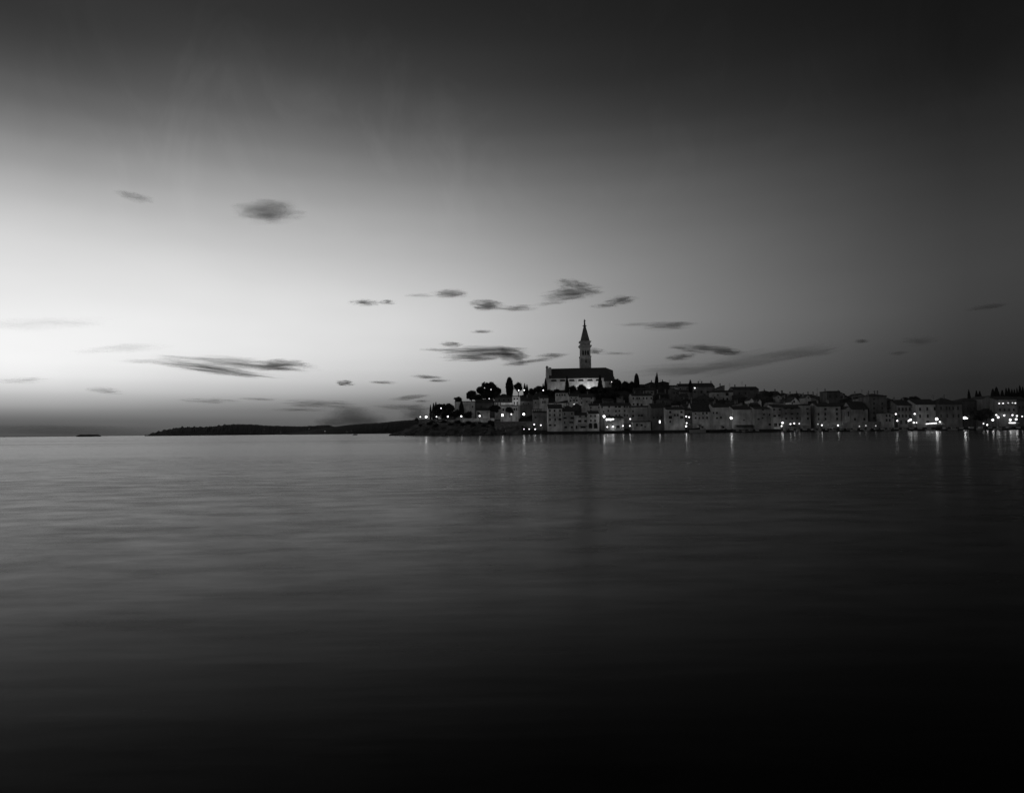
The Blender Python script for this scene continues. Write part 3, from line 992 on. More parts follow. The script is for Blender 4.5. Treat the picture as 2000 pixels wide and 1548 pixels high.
B(H, 'grey waterfront house with wide dark loggia windows', H, 1098.4, 1121.5, 797, 803, 6, 'g', 50,
  [(1103, 808, 1.6, 3.6), (1117, 807.5, 2, 3.4), (1103.5, 816, 5, 2.4), (1117.5, 816, 5.5, 3), (1103, 825, 1.6, 4), (1116, 824.5, 6.5, 2.2), (1117, 834, 3, 3), (1105, 834, 4, 3)], 11, (1103,))
B(H, 'low house with a pale corner strip and sloping canopy on the waterfront', H, 1122, 1148.5, 806, 810.5, 6, 's', 68,
  [(1132.2, 822, 5, 3.2), (1143.5, 821.8, 4, 3.2), (1126, 834, 2.2, 5), (1133, 813, 2.5, 2), (1144.5, 812.5, 3, 2.4), (1139, 834, 8, 2.4)], 11)
B(H, 'house with two tall arched doorways on the waterfront', H, 1149, 1170.2, 802.5, 807.5, 6, 'g', 66,
  grid((1154, 1162.3), (812, 821.2), 1.9, 3.0) + [(1153.3, 831.5, 4.2, 8.5, 'round', 'door'), (1163.3, 831.5, 4.6, 9, 'round', 'door')], 11)
B(H, 'upper grey house behind the arched doorways', H, 1150, 1172.5, 788.5, 791.8, 22, 'g', 54, [(1154, 796, 1.9, 2.5), (1154, 802, 2, 2.6), (1169.8, 795.3, 2, 2.4)], 10)
B('apartment_building', 'wide five-storey apartment block with many dark windows behind the lit restaurant', 'building', 1173, 1233.5, 787, 792.3, 20, 'g', 56,
  [(1176, 795, 2, 2.2), (1189.7, 794.3, 2, 2.6), (1203, 794.2, 3.2, 2.2), (1210, 794.2, 4.2, 2.2), (1220, 794, 2.3, 2.6), (1224.6, 794.3, 1.6, 2.6), (1230.2, 794.2, 2, 2.6),
   (1188, 802, 2, 3), (1203, 802.6, 2, 3.2), (1209.7, 802, 2, 2.8), (1220, 802, 2.2, 3), (1190, 811, 2, 3.4), (1203.3, 811, 2, 3.4), (1210, 811, 2, 3.6), (1220, 810.5, 2.4, 3.4), (1179, 804, 1.6, 3), (1225, 811, 1.6, 3)], 12, (1180, 1222))
B('restaurant', 'lit waterfront restaurant with glowing upper windows', 'restaurant', 1183, 1218.5, 812.8, 816.2, 7, 's', 62,
  [(1185, 819, 2.4, 3.6, 'lit'), (1189.3, 818.8, 2.2, 3.4, 'lit'), (1192.7, 819.2, 1.8, 3.8, 'lit'), (1197, 818.3, 3.6, 2, 'lit'), (1211.5, 818.5, 2.6, 1.6),
   (1186, 833, 3, 5), (1197, 832.5, 3, 5), (1207, 833, 5, 4)], 10)
B(H, 'plain grey waterfront house with a single blank upper floor right of the restaurant', H, 1234, 1271.5, 792.5, 795, 22, 'n', 52,
  [(1236.3, 803, 2, 2.2), (1236, 812, 3, 3.2), (1248, 811, 3, 2.6), (1253.5, 811, 3.6, 2.6), (1267.5, 802.5, 2, 2.4)], 11)
B(H, 'low flat-roofed block at the water in front of the plain grey house', H, 1236.5, 1271, 822.3, 823.8, 5, 'n', 54,
  [(1244, 829.5, 2.8, 3.8), (1253.2, 830, 3, 2.8), (1260, 833, 2, 1.6)], 12)
B(H, 'mid-hill grey house with a row of six windows and pale chimneys', H, 1233.5, 1274, 768.5, 772.5, 48, 'g', 62,
  [(x, 777.5, 1.7, 3) for x in (1237, 1244.3, 1248.6, 1257, 1263, 1272)] + [(1237.5, 789, 2, 3), (1245.5, 789.5, 3, 4), (1253, 790, 3, 3)], 11, (1242, 1260))
B(H, 'tiny dark house with one bright-framed window among the trees', H, 1204, 1217, 770, 773, 50, 'g', 40, [(1211, 776.5, 2, 2.5)], 8)
B(H, 'dark stone waterfront house with one lit doorway left of the square-windowed house', H, 1272, 1300.5, 788, 796, 10, 'g', 33,
  [(1277, 815, 2, 3), (1283.5, 815, 2, 3), (1291.5, 815, 2, 3), (1298, 815.5, 2, 3.4), (1288.6, 823.5, 2, 5, 'lit')], 12, (1280,))
B(H, 'square waterfront house with four large square windows and a twin dormer', H, 1301, 1337, 795, 799.5, 6, 'g', 62,
  [(1309, 804.6, 3.2, 3.4), (1331, 804.4, 3.2, 3.4), (1309.3, 814.7, 5.2, 4.6), (1331.5, 814.5, 5, 4.4), (1318, 810.3, 2, 3.6), (1323.7, 810.3, 2.4, 3.6), (1309, 823, 2, 3.4)], 12)
B('dormer', 'pale twin dormer house rising behind the square-windowed house', H, 1315.5, 1326, 790.5, 791.5, 20, 'n', 50, [(1318.5, 795, 1.6, 3), (1323, 795, 1.6, 3)], 5)
B(H, 'long pale house with two rows of small windows under a big dark roof', H, 1352, 1391, 786, 804, 14, 'g', 66,
  [(1358.5, 807.6, 2, 2.4), (1373, 807, 2.2, 2.8), (1380.2, 806.6, 2.4, 2.8), (1358.7, 816, 2.4, 2.6), (1366, 816, 2, 3), (1373, 815.8, 2.2, 3.2), (1381, 815.5, 2.2, 3.4)], 14, (1356,))
B(H, 'narrow dim house squeezed right of the square-windowed house', H, 1337.4, 1351.5, 797, 801, 12, 'g', 36, [(1346, 808, 1.6, 3)], 9)
B(H, 'grey house with three windows left of the tall white strip pole', H, 1391.5, 1431.5, 789, 795, 14, 'g', 58,
  [(1400, 806, 3.2, 3), (1400.4, 816, 3, 3), (1408, 815, 3.4, 3.6), (1393.5, 806, 1.6, 3)], 12, (1399,))
B('building', 'broad blank-walled building with a long dark canopy on the waterfront', 'building', 1432, 1473, 793, 799, 10, 'g', 57, [(1453, 820, 2, 1.5)], 14, (1469,))
B(H, 'plain grey waterfront house right of the blank-walled building', H, 1473.3, 1508, 794, 798, 10, 'g', 49,
  [(1481.5, 818.3, 3, 2.4), (1492, 809, 2.4, 2.6), (1503, 809.5, 2, 3), (1489.5, 816, 2.2, 2), (1504, 828.5, 4.2, 3.4), (1490, 800, 3, 1.6)], 14, (1502,))
B(H, 'balconied house with stacked dark balcony lines and a lit ground floor', H, 1508.3, 1529.2, 790, 795, 10, 'g', 54,
  [(1512, 799.5, 3, 2.5), (1523, 799.5, 3, 2.5), (1513, 812, 4, 3), (1522, 811, 4, 3), (1515, 829, 5, 5), (1523, 829, 4, 5)], 13)
B(H, 'dark waterfront house with four columns of windows', H, 1529.5, 1566, 790.5, 796.5, 10, 'g', 38,
  [(1535, 797.3, 4, 2), (1547, 797.5, 5, 2), (1535, 807.2, 2, 3), (1546.5, 807.8, 4, 2.6), (1558, 807.4, 2.4, 3), (1565, 808.3, 2, 4), (1535.5, 817.3, 2.8, 3), (1547.3, 817.2, 2.2, 3.2), (1557, 816.5, 3, 2.6), (1563.8, 817.3, 2, 4)], 13, (1540, 1556))
B(H, 'narrow paler house between two dark waterfront houses', H, 1566.3, 1582.5, 789, 792, 10, 'n', 46, [(1577.8, 807.8, 2.4, 4), (1578, 817, 2.6, 4), (1577, 798, 4, 2.2)], 12)
B(H, 'recessed black house in the gap of the waterfront', H, 1583, 1595.5, 797, 803, 20, 'g', 20, [(1588, 815, 2, 3)], 10)
B(H, 'grey waterfront house with three rows of paired dark windows', H, 1596, 1641.5, 787, 793.5, 12, 'g', 52,
  [(1612, 798.6, 3.6, 3), (1634.3, 799, 3.4, 3.2), (1598, 808.6, 2.6, 4), (1611.8, 808.4, 2.8, 4), (1634.5, 808, 2.8, 3.6), (1598.3, 818, 2.2, 3.4), (1612.3, 817.8, 2.6, 3.4), (1635, 817.5, 2.6, 3.4)], 13, (1606, 1627))
B(H, 'dark narrow house right of the paired-window house', H, 1642, 1650.8, 788, 792, 22, 'g', 22, [(1646, 808, 1.8, 3)], 9)
B(H, 'slim gabled house with bright edges on the waterfront', H, 1651, 1662.5, 793.8, 799, 12, 'f', 50, [(1657, 808, 1.6, 8)], 12)
B(H, 'low blank-walled house under a black roof beside the slim gable', H, 1662.8, 1695, 785, 799, 13, 'g', 46, [(1669.8, 818.4, 2.6, 3.8), (1688, 818.2, 2.8, 3.8), (1687, 800.4, 2, 2)], 12)
B(H, 'grey gable end with one window behind the low blank-walled house', H, 1682, 1697, 778, 782.5, 28, 'l', 38, [(1693, 788.3, 2.4, 3.2)], 10)
B('tower_house', 'tallest dark house on the right waterfront with chimneys and two window columns', H, 1697.5, 1731.5, 768.5, 773, 16, 'h', 32,
  grid((1707, 1723), (787.8, 796.8, 806, 816), 2.4, 3.6) + [(1707, 779, 2, 2)], 12, (1706, 1718, 1724))
B(H, 'low grey house with four windows left of the first uplight', H, 1728.5, 1746, 806.3, 807.3, 8, 'n', 52, grid((1731.7, 1737.7), (811.3, 820.2), 2.4, 4.6) + [(1744, 815, 1.4, 3)], 9)
B(H, 'grey gabled house with one upper window behind the four-window house', H, 1736, 1752, 789, 799, 20, 'r', 48, [(1747, 802.5, 2.2, 3)], 10)
B('townhouse', 'long townhouse with a row of tall dark windows left of the pale townhouse', 'building', 1752, 1788.5, 781, 791, 16, 'g', 47,
  [(x, 799, 2.7, 5.4) for x in (1756, 1763, 1769.8, 1776.8, 1783.8)] + [(x, 812, 2.4, 5) for x in (1756, 1763, 1769.8, 1776.8, 1783.8)] + [(1760, 824, 3, 6), (1770, 824, 3, 6)], 13, (1758, 1776))
B('townhouse', 'pale townhouse front with three tall windows beside the brightest right-hand lamp', 'building', 1789, 1832, 780, 789.6, 16, 'g', 64,
  [(1797, 799, 2.7, 5.2), (1811, 798, 2.8, 5.6), (1825.5, 797.6, 2.8, 5.6), (1797, 812.6, 2.7, 5.4), (1812, 812.2, 2.7, 5.4), (1812, 823, 4.4, 3)], 14)
B('townhouse', 'dark townhouse wing with five tall windows right of the pale townhouse', 'building', 1832.4, 1879, 776.5, 789, 17, 'h', 33,
  [(x, 797, 2.4, 5.6) for x in (1838, 1848.8, 1854.5, 1861.5, 1871)] + [(x, 812, 2.2, 5.4) for x in (1838, 1850, 1862, 1872)], 14, (1858, 1836))
B(H, 'black-fronted house behind the bright lamp with the long reflection', H, 1879.5, 1917, 777, 782, 24, 'h', 20, [(1890, 797, 2.4, 4), (1903, 797, 2.4, 4)], 12)
B(H, 'grey house with a wide low gable below the right cypresses', H, 1917.5, 1943.5, 773.5, 779, 22, 'f', 42, [(1930, 800, 2.6, 4)], 12)
B('building', 'wide building with lit upper windows and glowing wall lamps at the right edge', 'building', 1944, 1986, 774.5, 779.5, 20, 'g', 45,
  [(1951, 789, 2.6, 3.4), (1958.7, 789, 2.6, 3.4), (1968.5, 788.5, 2.6, 3.4), (1977, 788.5, 2.6, 3.4), (1983, 788.5, 2.2, 3.4), (1953, 800, 2.4, 4), (1962, 800, 2.4, 4), (1971, 800, 2.4, 4), (1980, 800, 2.4, 4)], 13)
B(H, 'dark house cut by the right edge of the picture', H, 1986.5, 2010, 775, 782, 22, 'g', 30, [(1991, 795, 2.4, 4), (1998, 795, 2.4, 4)], 12)
# upper town, first lines
B(H, 'gabled house high on the skyline beside the small skyline cypress', H, 1325, 1349, 749.5, 754.5, 92, 'g', 58, [(1329, 759, 1.8, 2.4), (1333, 763.5, 3, 3), (1342, 758, 1.6, 2)], 9, (1331,))
B(H, 'pale low house high on the hill left of the skyline gable', H, 1312, 1325, 752.5, 755, 88, 's', 64, [(1322, 766.5, 2.2, 3), (1316, 759, 2, 2)], 9)
B('apartment_building', 'big dark flat-topped block on the skyline with a lamp on its corner', 'building', 1352, 1396, 748.5, 755, 88, 'g', 36,
  [(1357, 765, 3, 2.5), (1370, 765, 3, 4), (1376, 772, 3, 5), (1382, 765, 3, 3), (1357, 780, 4, 3), (1357, 788, 4, 3.2), (1390, 770, 3, 3)], 12, (1368, 1375, 1393))
B(H, 'house with a peaked lean-to roof on the skyline right of the flat-topped block', H, 1397, 1415.5, 752.5, 760, 84, 'r', 34, [(1406, 766, 2, 2)], 9, (1410,))
B(H, 'grey terraced house below the peaked skyline roof', H, 1392, 1432, 762.5, 766, 66, 'n', 52, [(1402, 771, 2, 2.4), (1420, 769.5, 4.5, 5), (1420.5, 779, 3, 4), (1396, 776, 2, 3), (1413, 779, 2, 3)], 9)
B(H, 'long dark house on the skyline with a central dormer', H, 1432, 1482, 755.5, 760, 78, 'g', 28, [(1468, 760, 5, 2.5), (1444, 768, 2, 3), (1456, 768, 2, 3), (1478, 770, 2, 3)], 11, (1461, 1440))
B(H, 'little pale front-gabled house above the blank-walled building', H, 1463.5, 1472, 777, 782, 44, 'f', 92, [], 9)
B(H, 'small triangular pale gable right of the little front-gabled house', H, 1481, 1487, 779, 784, 46, 'f', 88, [], 8)
B(H, 'steep pale gable above the plain waterfront house', H, 1500.5, 1508, 785, 791, 36, 'f', 78, [], 8)
B(H, 'broad pale gable above the balconied house', H, 1544, 1562, 775.5, 785, 42, 'f', 72, [(1551, 784, 2.4, 3), (1549.5, 778.8, 1.6, 1.6)], 10)
B(H, 'small grey gable high on the hill above the balconied house', H, 1514, 1527, 771, 775, 62, 'f', 56, [(1520, 776, 1.6, 2)], 9)
B(H, 'pale-chimneyed house on the skyline in the centre of the dark roofs', H, 1572, 1584, 771, 777, 52, 'f', 58, [(1579, 776.5, 1.8, 2)], 9, (1574,))
B(H, 'roof-terrace house with a railing on the skyline above the paired-window house', H, 1615, 1641, 763.5, 766, 44, 'n', 24, [(1621, 774, 2, 3), (1634, 774, 2, 3)], 10, (1618,))

# the packed roofs climbing the hill behind the waterfront
SKY_L = [(1040, 771), (1100, 772), (1160, 766), (1200, 760), (1225, 753), (1240, 752), (1258, 748), (1270, 745), (1284, 747), (1296, 744.5), (1312, 748), (1318, 751), (1350, 753), (1396, 752), (1420, 758), (1440, 757), (1480, 757),
         (1492, 762), (1512, 762), (1524, 765), (1545, 767), (1575, 768), (1582, 770), (1610, 769), (1640, 765), (1652, 768), (1680, 768), (1698, 770), (1730, 771), (1742, 776), (1780, 777)]
FRONT_L = [(1040, 798), (1100, 796), (1150, 791), (1180, 789), (1235, 792), (1300, 797), (1350, 797), (1390, 794), (1432, 795), (1530, 792), (1640, 790), (1700, 786), (1780, 784)]
rf_rnd = random.Random(77)
ROWN = ['lowest', 'second', 'third', 'fourth', 'topmost']
for row in range(5):
    px = 1098.0 if row == 0 else (1160.0 if row == 1 else 1238.0)
    end = 1735 if row < 4 else 1700
    cells = []
    while px < end:
        wd = rf_rnd.uniform(13, 25)
        if rf_rnd.random() > (0.1 if px > 1300 else 0.2):
            cells.append((px, px + wd))
        px += wd + rf_rnd.choice((0, 0, 0.3, 2.5))
    k = 0
    for a, b in cells:
        c = (a + b) / 2
        top, frt = lerp(SKY_L, c), lerp(FRONT_L, c)
        rdg = frt + (top - frt) * (row + 1) / 5 + rf_rnd.uniform(-1.6, 1.8)
        if row == 4:
            rdg = top + rf_rnd.uniform(-0.3, 1.2)
        eav = rdg + rf_rnd.uniform(2.8, 5.5)
        off = 28 + row * 15 + rf_rnd.uniform(-1, 1)
        # leave the places of the houses built one by one
        Yc = offY(c, off)
        bad = False
        for (q0, q1, qy, qo) in BUILDINGS:
            if a < q1 - 1 and b > q0 + 1 and abs(qy - Yc) < 14:
                bad = True
        if bad:
            continue
        knd = rf_rnd.choice('gggfffhlrs')
        tone = rf_rnd.choice((12, 14, 16, 20, 22, 26, 30, 42))
        ws = []
        for wx in (a + (b - a) * 0.28, a + (b - a) * 0.7):
            for wy in (eav + 4.5, eav + 10.5):
                if rf_rnd.random() < 0.8:
                    ws.append((wx + rf_rnd.uniform(-1, 1), wy, rf_rnd.uniform(1.5, 2.4), rf_rnd.uniform(2.2, 3.2)))
        kn = {'g': 'long-roofed', 'f': 'gable-fronted', 'h': 'hip-roofed', 'l': 'lean-to-roofed', 'r': 'lean-to-roofed', 's': 'low-pitched'}[knd]
        lab = '%s %s old town house, %s from the left in the %s row of hillside roofs' % ('dark' if tone < 30 else 'grey', kn, ORD[k], ROWN[row])
        chs = [a + (b - a) * rf_rnd.uniform(0.2, 0.8)] if rf_rnd.random() < 0.75 else []
        if rf_rnd.random() < 0.3:
            chs.append(a + (b - a) * rf_rnd.uniform(0.1, 0.9))
        B(H, lab, H, a, b, rdg, eav, off, knd, tone, ws, 11.5, chs, 'old town houses packed up the hillside')
        k += 1

# retaining wall with buttresses on the shore
wy = offY(990, 7)
x0, x1 = P(966, 840, wy).x, P(1040, 840, wy).x
zt = P(1000, 825.5, wy).z
o = thing('retaining_wall', 'long sloping retaining wall with buttresses above the water', 'wall', (x0, wy, 0))
mb = MB()
mb.add([(0, -1.2, -1), (x1 - x0, -1.2, -1), (x1 - x0, 0, zt), (0, 0, zt), (0, 3, -1), (x1 - x0, 3, -1), (x1 - x0, 3, zt), (0, 3, zt)],
       [(0, 1, 2, 3), (3, 2, 6, 7), (1, 5, 6, 2), (4, 0, 3, 7), (5, 4, 7, 6)])
mb.build('wall', STONE, o)
for px in (969, 977, 986, 996.5, 1007, 1018):
    x = P(px, 840, wy).x - x0
    mb = MB()
    mb.add([(x - 0.7, -3.2, -1), (x + 0.7, -3.2, -1), (x + 0.6, -0.3, zt - 0.6), (x - 0.6, -0.3, zt - 0.6), (x - 0.7, 0.5, -1), (x + 0.7, 0.5, -1), (x + 0.6, 0.5, zt - 0.6), (x - 0.6, 0.5, zt - 0.6)],
           [(0, 1, 2, 3), (3, 2, 6, 7), (1, 5, 6, 2), (4, 0, 3, 7)])
    mb.build('buttress', STONE, o)
mb = MB()
mb.box(-0.2, -0.4, zt, x1 - x0 + 0.2, 0.4, zt + 0.9)
mb.build('parapet', STONE, o)


def low_wall(label, px0, px1, top, off, tone, h=1.0):
    pc = (px0 + px1) / 2
    Y = offY(pc, off)
    a, b = P(px0, top, Y), P(px1, top, Y)
    g = min(ground(a.x, Y), a.z - 0.6)
    o = thing('low_wall', label, 'wall', (a.x, Y, g))
    mb = MB()
    mb.box(0, 0, -0.6, b.x - a.x, 0.7, a.z - g)
    mb.build('wall', plaster(alb_of(tone)), o)
    mb = MB()
    mb.box(-0.05, -0.08, a.z - g, b.x - a.x + 0.05, 0.78, a.z - g + 0.15)
    mb.build('coping', plaster(alb_of(tone)), o)


low_wall('low pale promenade wall under the lamps left of the villa', 893, 966, 817.5, 17, 62)
low_wall('low stone wall along the tip of the rocky point', 818, 892, 820, 15, 34)
low_wall('long pale quayside wall in front of the paired-window house', 1606, 1646, 823.5, 9, 46)
low_wall('long grey quayside wall left of the low four-window house', 1647, 1728, 824.5, 7.5, 42)

# awnings and parasols on the quay


def awning(label, px0, px1, ytop, ybot, off, dpt=3.0, m_=None):
    pc = (px0 + px1) / 2
    Y = offY(pc, off)
    a, b = P(px0, ytop, Y), P(px1, ytop, Y)
    zb = P(pc, ybot, Y).z
    g = ground((a.x + b.x) / 2, Y)
    g = max(g, 1.7) if pc > 1046 else g
    o = thing('awning', label, 'awning', (a.x, Y, g))
    w, zt, zb = b.x - a.x, a.z - g, zb - g
    mb = MB()
    mb.add([(0, 0, zt), (w, 0, zt), (w, -dpt, zb), (0, -dpt, zb), (0, 0, zt - 0.08), (w, 0, zt - 0.08), (w, -dpt, zb - 0.08), (0, -dpt, zb - 0.08)],
           [(0, 1, 2, 3)[::-1], (4, 5, 6, 7), (3, 2, 6, 7), (0, 3, 7, 4), (1, 5, 6, 2)])
    n_ = max(4, int(w / 0.8))
    for i in range(n_):
        mb.box(w * i / n_ + 0.03, -dpt - 0.03, zb - 0.35, w * (i + 1) / n_ - 0.03, -dpt, zb - 0.02)
    mb.build('canopy', m_ or CLOTH, o)
    for x in (0.1, w - 0.1):
        mb = MB()
        mb.rod((x, -dpt + 0.1, 0), (x, -dpt + 0.1, zb), 0.05)
        mb.build('post', METAL, o)
    return o


awning('sloping pale canopy over the ground floor of the low corner-strip house', 1128.5, 1145, 826.5, 830.5, 5.8, 3.0)
awning('wide bright awning on the terrace beside the retaining wall', 1010.5, 1022, 824, 825.6, 14, 2.5, WHITE)
awning('dark flat canopy along the blank-walled building', 1436, 1470, 829.5, 830.6, 9.8, 3.0, METAL)
awning('bright awning at the foot of the balconied house', 1511, 1521, 835, 836.8, 6.0, 2.2, WHITE)
awning('long glowing cafe awning in front of the pale townhouse', 1808, 1832, 825, 827.5, 11, 3.0, WHITE)
awning('cafe awning above the row of bulbs at the lit end building', 1970, 1982.5, 823.5, 825.5, 12, 3.0, WHITE)


def parasol(label, px, top, rim, half, off, m_=None):
    Y = offY(px, off)
    c = P(px, top, Y)
    g = max(1.7, ground(c.x, Y))
    o = thing('parasol', label, 'parasol', (c.x, Y, g), 'parasols on the quay')
    zt = c.z - g
    zr_ = P(px, rim, Y).z - g
    r = half * Y / F
    mb = MB()
    mb.lathe([(r, zr_ - 0.25), (r, zr_), (r * 0.5, zr_ + (zt - zr_) * 0.62), (0.06, zt)], 8)
    mb.build('canopy', m_ or CLOTH, o)
    mb = MB()
    mb.rod((0, 0, 0), (0, 0, zt + 0.15), 0.05)
    mb.box(-0.35, -0.35, 0, 0.35, 0.35, 0.12)
    mb.build('pole', METAL, o)


parasol('left pale parasol at the restaurant beside the round lamp', 1220, 822.5, 825, 3.4, 4)
parasol('right pale parasol at the restaurant below the round lamp', 1230, 821.5, 824, 3.0, 4.6)
parasol('very wide grey parasol in front of the dark waterfront houses', 1571.5, 825.5, 830, 11, 4.5)
parasol('broad dark parasol left of the wide grey parasol', 1548, 828.5, 831.5, 9, 4.2, METAL)
parasol('pale square-looking parasol right of the glowing cafe awning', 1839, 823.5, 828.5, 5.5, 8)

# ------------------------------------------------------------------ boats


def hull_mesh(L, W, Hh, n_=12):
    mb = MB()
    ring = []
    for i in range(n_ + 1):
        t = i / n_
        hwid = W / 2 * (math.sin(min(1, t * 1.6 + 0.32) * math.pi / 2) ** 0.8) * (1 if t < 0.6 else math.cos((t - 0.6) / 0.4 * math.pi / 2) ** 0.7 + 0.02)
        sheer = Hh * (0.82 + 0.35 * t * t)
        x = -L / 2 + L * t
        ring.append([(x, -hwid, sheer), (x * 0.97, -hwid * 0.75, 0.05), (x * 0.95, 0, -0.35), (x * 0.97, hwid * 0.75, 0.05), (x, hwid, sheer)])
    for r in ring:
        mb.v += r
    for i in range(n_):
        for j in range(4):
            mb.f.append((i * 5 + j, i * 5 + j + 1, (i + 1) * 5 + j + 1, (i + 1) * 5 + j))
        mb.f.append((i * 5, (i + 1) * 5, (i + 1) * 5 + 4, i * 5 + 4))
    mb.f.append((0, 4, 3, 2, 1))
    return mb


# covered boats moored by the brightest quay lamp
def trip_boat(label, px0, px1, roof_y, deck_y, off, canopy):
    pc = (px0 + px1) / 2
    Y = offY(pc, off)
    L = P(px1, 840, Y).x - P(px0, 840, Y).x
    c = P(pc, 840, Y)
    o = thing('covered_boat', label, 'boat', (c.x, Y, 0.0))
    hh = P(pc, deck_y, Y).z
    zr_ = P(pc, roof_y, Y).z
    hull_mesh(L, 3.6, hh * 0.9).build('hull', canopy, o)
    mb = MB()
    mb.box(-L * 0.42, -1.5, zr_ - 0.12, L * 0.36, 1.5, zr_ + 0.12)
    mb.build('canopy', CLOTH, o)
    for i in range(6):
        for s in (-1, 1):
            mb = MB()
            mb.rod((-L * 0.4 + L * 0.75 * i / 5, s * 1.4, hh * 0.8), (-L * 0.4 + L * 0.75 * i / 5, s * 1.4, zr_ - 0.1), 0.05)
            mb.build('post', METAL, o)
    mb = MB()
    mb.box(L * 0.18, -1.1, hh * 0.8, L * 0.33, 1.1, zr_ - 0.13)
    cab = mb.build('wheelhouse', WHITE, o)
    mb = MB()
    mb.box(L * 0.19, -1.13, hh * 0.8 + 0.8, L * 0.32, -1.11, zr_ - 0.5)
    mb.build('window', GLASS, cab)


trip_boat('nearer covered boat with a pale hull moored beside the brightest quay lamp', 1347, 1379, 831, 837, -6, HULL_L)
trip_boat('rear covered boat with a pale canopy behind the pale-hulled boat', 1343, 1374, 828, 833.5, -2.4, HULL)
trip_boat('dark covered boat moored in front of the grey house by the white strip pole', 1386, 1420, 830.5, 837.5, -3.5, HULL)

bt = None


def small_boat(hm):
    o = put('small_boat', None)
    hull_mesh(6.2, 2.1, 0.85).build('hull', hm, o)
    mb = MB()
    mb.box(-0.9, -0.75, 0.6, 0.9, 0.75, 1.65)
    mb.box(-1.1, -0.85, 1.65, 1.05, 0.85, 1.75)
    cab = mb.build('cabin', HULL_L, o)
    mb = MB()
    mb.box(-0.75, -0.78, 1.1, 0.7, -0.755, 1.5)
    mb.build('window', GLASS, cab)
    mb = MB()
    mb.rod((0.9, 0, 1.7), (0.9, 0, 3.3), 0.035)
    mb.build('mast', METAL, o)
    mb = MB()
    mb.box(-3.35, -0.22, 0.2, -3.0, 0.22, 1.15)
    mb.build('outboard_motor', METAL, o)
    return o


def copy_tree(o, parent=None):
    c = o.copy()
    COL.objects.link(c)
    if parent is not None:
        c.parent = parent
    for ch_ in [q for q in KIDS.get(o.name, [])]:
        copy_tree(ch_, c)
    return c


KIDS = {}


def reg(o):
    for ob in bpy.data.objects:
        if ob.parent is not None:
            KIDS.setdefault(ob.parent.name, [])
    for ob in bpy.data.objects:
        if ob.parent is not None and ob not in KIDS[ob.parent.name]:
            KIDS[ob.parent.name].append(ob)


protos = [small_boat(HULL), small_boat(HULL_L)]
reg(protos[0])
br = random.Random(8)
spots = [1440, 1452, 1466, 1479, 1534, 1546, 1559, 1572, 1588, 1601, 1616, 1629, 1644, 1657, 1670, 1684, 1697, 1711, 1724, 1738, 1751, 1766, 1781, 1797, 1815, 1846, 1862, 1878, 1897, 1915, 1934, 1952, 1970, 1989]
for i, px in enumerate(spots):
    Y = lerp(SHORE, px) - 3.2 + br.uniform(-0.6, 0.4)
    kd = 1 if i % 5 in (1, 4) else 0
    o = protos[kd] if i < 2 else copy_tree(protos[kd])
    o.location = (P(px, 840, Y).x, Y, 0.02)
    o.rotation_euler = (0, 0, br.choice((0, math.pi)) + br.uniform(-0.5, 0.5))
    o.scale = (1, 1, 1) if i % 3 else (0.85, 0.9, 0.85)
    tag(o, 'small %s cabin boat moored at the quay, %s from the left in the row' % (('dark', 'pale')[kd], ORD[i]), 'boat', 'small boats moored along the quay')

Y = 700.0
o = put('motorboat', None, None, (P(693.5, 848, Y).x, Y, 0))
tag(o, 'lone small boat far out on the open water before the dark hills', 'boat')
hull_mesh(5.0, 1.9, 0.8).build('hull', HULL, o)
mb = MB()
mb.box(-0.8, -0.7, 0.6, 0.7, 0.7, 1.5)
mb.build('cabin', HULL_L, o)

# ------------------------------------------------------------------ trees
leaf_r = random.Random(31)


def leaf_cloud(fn, n_, size, mt_, name):
    """n_ small leaf-clump faces spread through a volume; fn returns a point and an outward direction"""
    mb = MB()
    for _ in range(n_):
        p, out = fn()
        nrm = (out + Vector((leaf_r.uniform(-1, 1), leaf_r.uniform(-1, 1), leaf_r.uniform(-1, 1))) * 0.9).normalized()
        t = nrm.orthogonal().normalized()
        b = nrm.cross(t)
        a = leaf_r.uniform(0, 6.28)
        u = t * math.cos(a) + b * math.sin(a)
        w = nrm.cross(u)
        s = size * leaf_r.uniform(0.6, 1.3)
        k = len(mb.v)
        mb.v += [tuple(p - u * s), tuple(p - w * s * 0.6 + nrm * s * 0.15), tuple(p + u * s), tuple(p + w * s * 0.6 - nrm * s * 0.1)]
        mb.f.append((k, k + 1, k + 2, k + 3))
    return mb.mesh(name, mt_)


def cyp_fn():
    z = leaf_r.random() ** 0.9
    r = 0.5 * (math.sin(math.pi * min(1, z * 0.82 + 0.16)) ** 0.7) * (1 - 0.25 * z) * math.sqrt(leaf_r.uniform(0.35, 1))
    a = leaf_r.uniform(0, 6.283)
    r *= 1 + 0.18 * noise.noise(Vector((math.cos(a) * 2, math.sin(a) * 2, z * 7)))
    return Vector((r * math.cos(a), r * math.sin(a), 0.04 + 0.96 * z)), Vector((math.cos(a), math.sin(a), 0.5))


def bullet_fn():
    z = leaf_r.random()
    r = 0.5 * (0.72 + 0.56 * z if z < 0.45 else math.sqrt(max(0.0, 1 - ((z - 0.45) / 0.56) ** 2)) * 0.97)
    r *= math.sqrt(leaf_r.uniform(0.35, 1))
    a = leaf_r.uniform(0, 6.283)
    r *= 1 + 0.16 * noise.noise(Vector((math.cos(a) * 2, math.sin(a) * 2, z * 7)))
    return Vector((r * math.cos(a), r * math.sin(a), 0.03 + 0.96 * z)), Vector((math.cos(a), math.sin(a), 0.4))


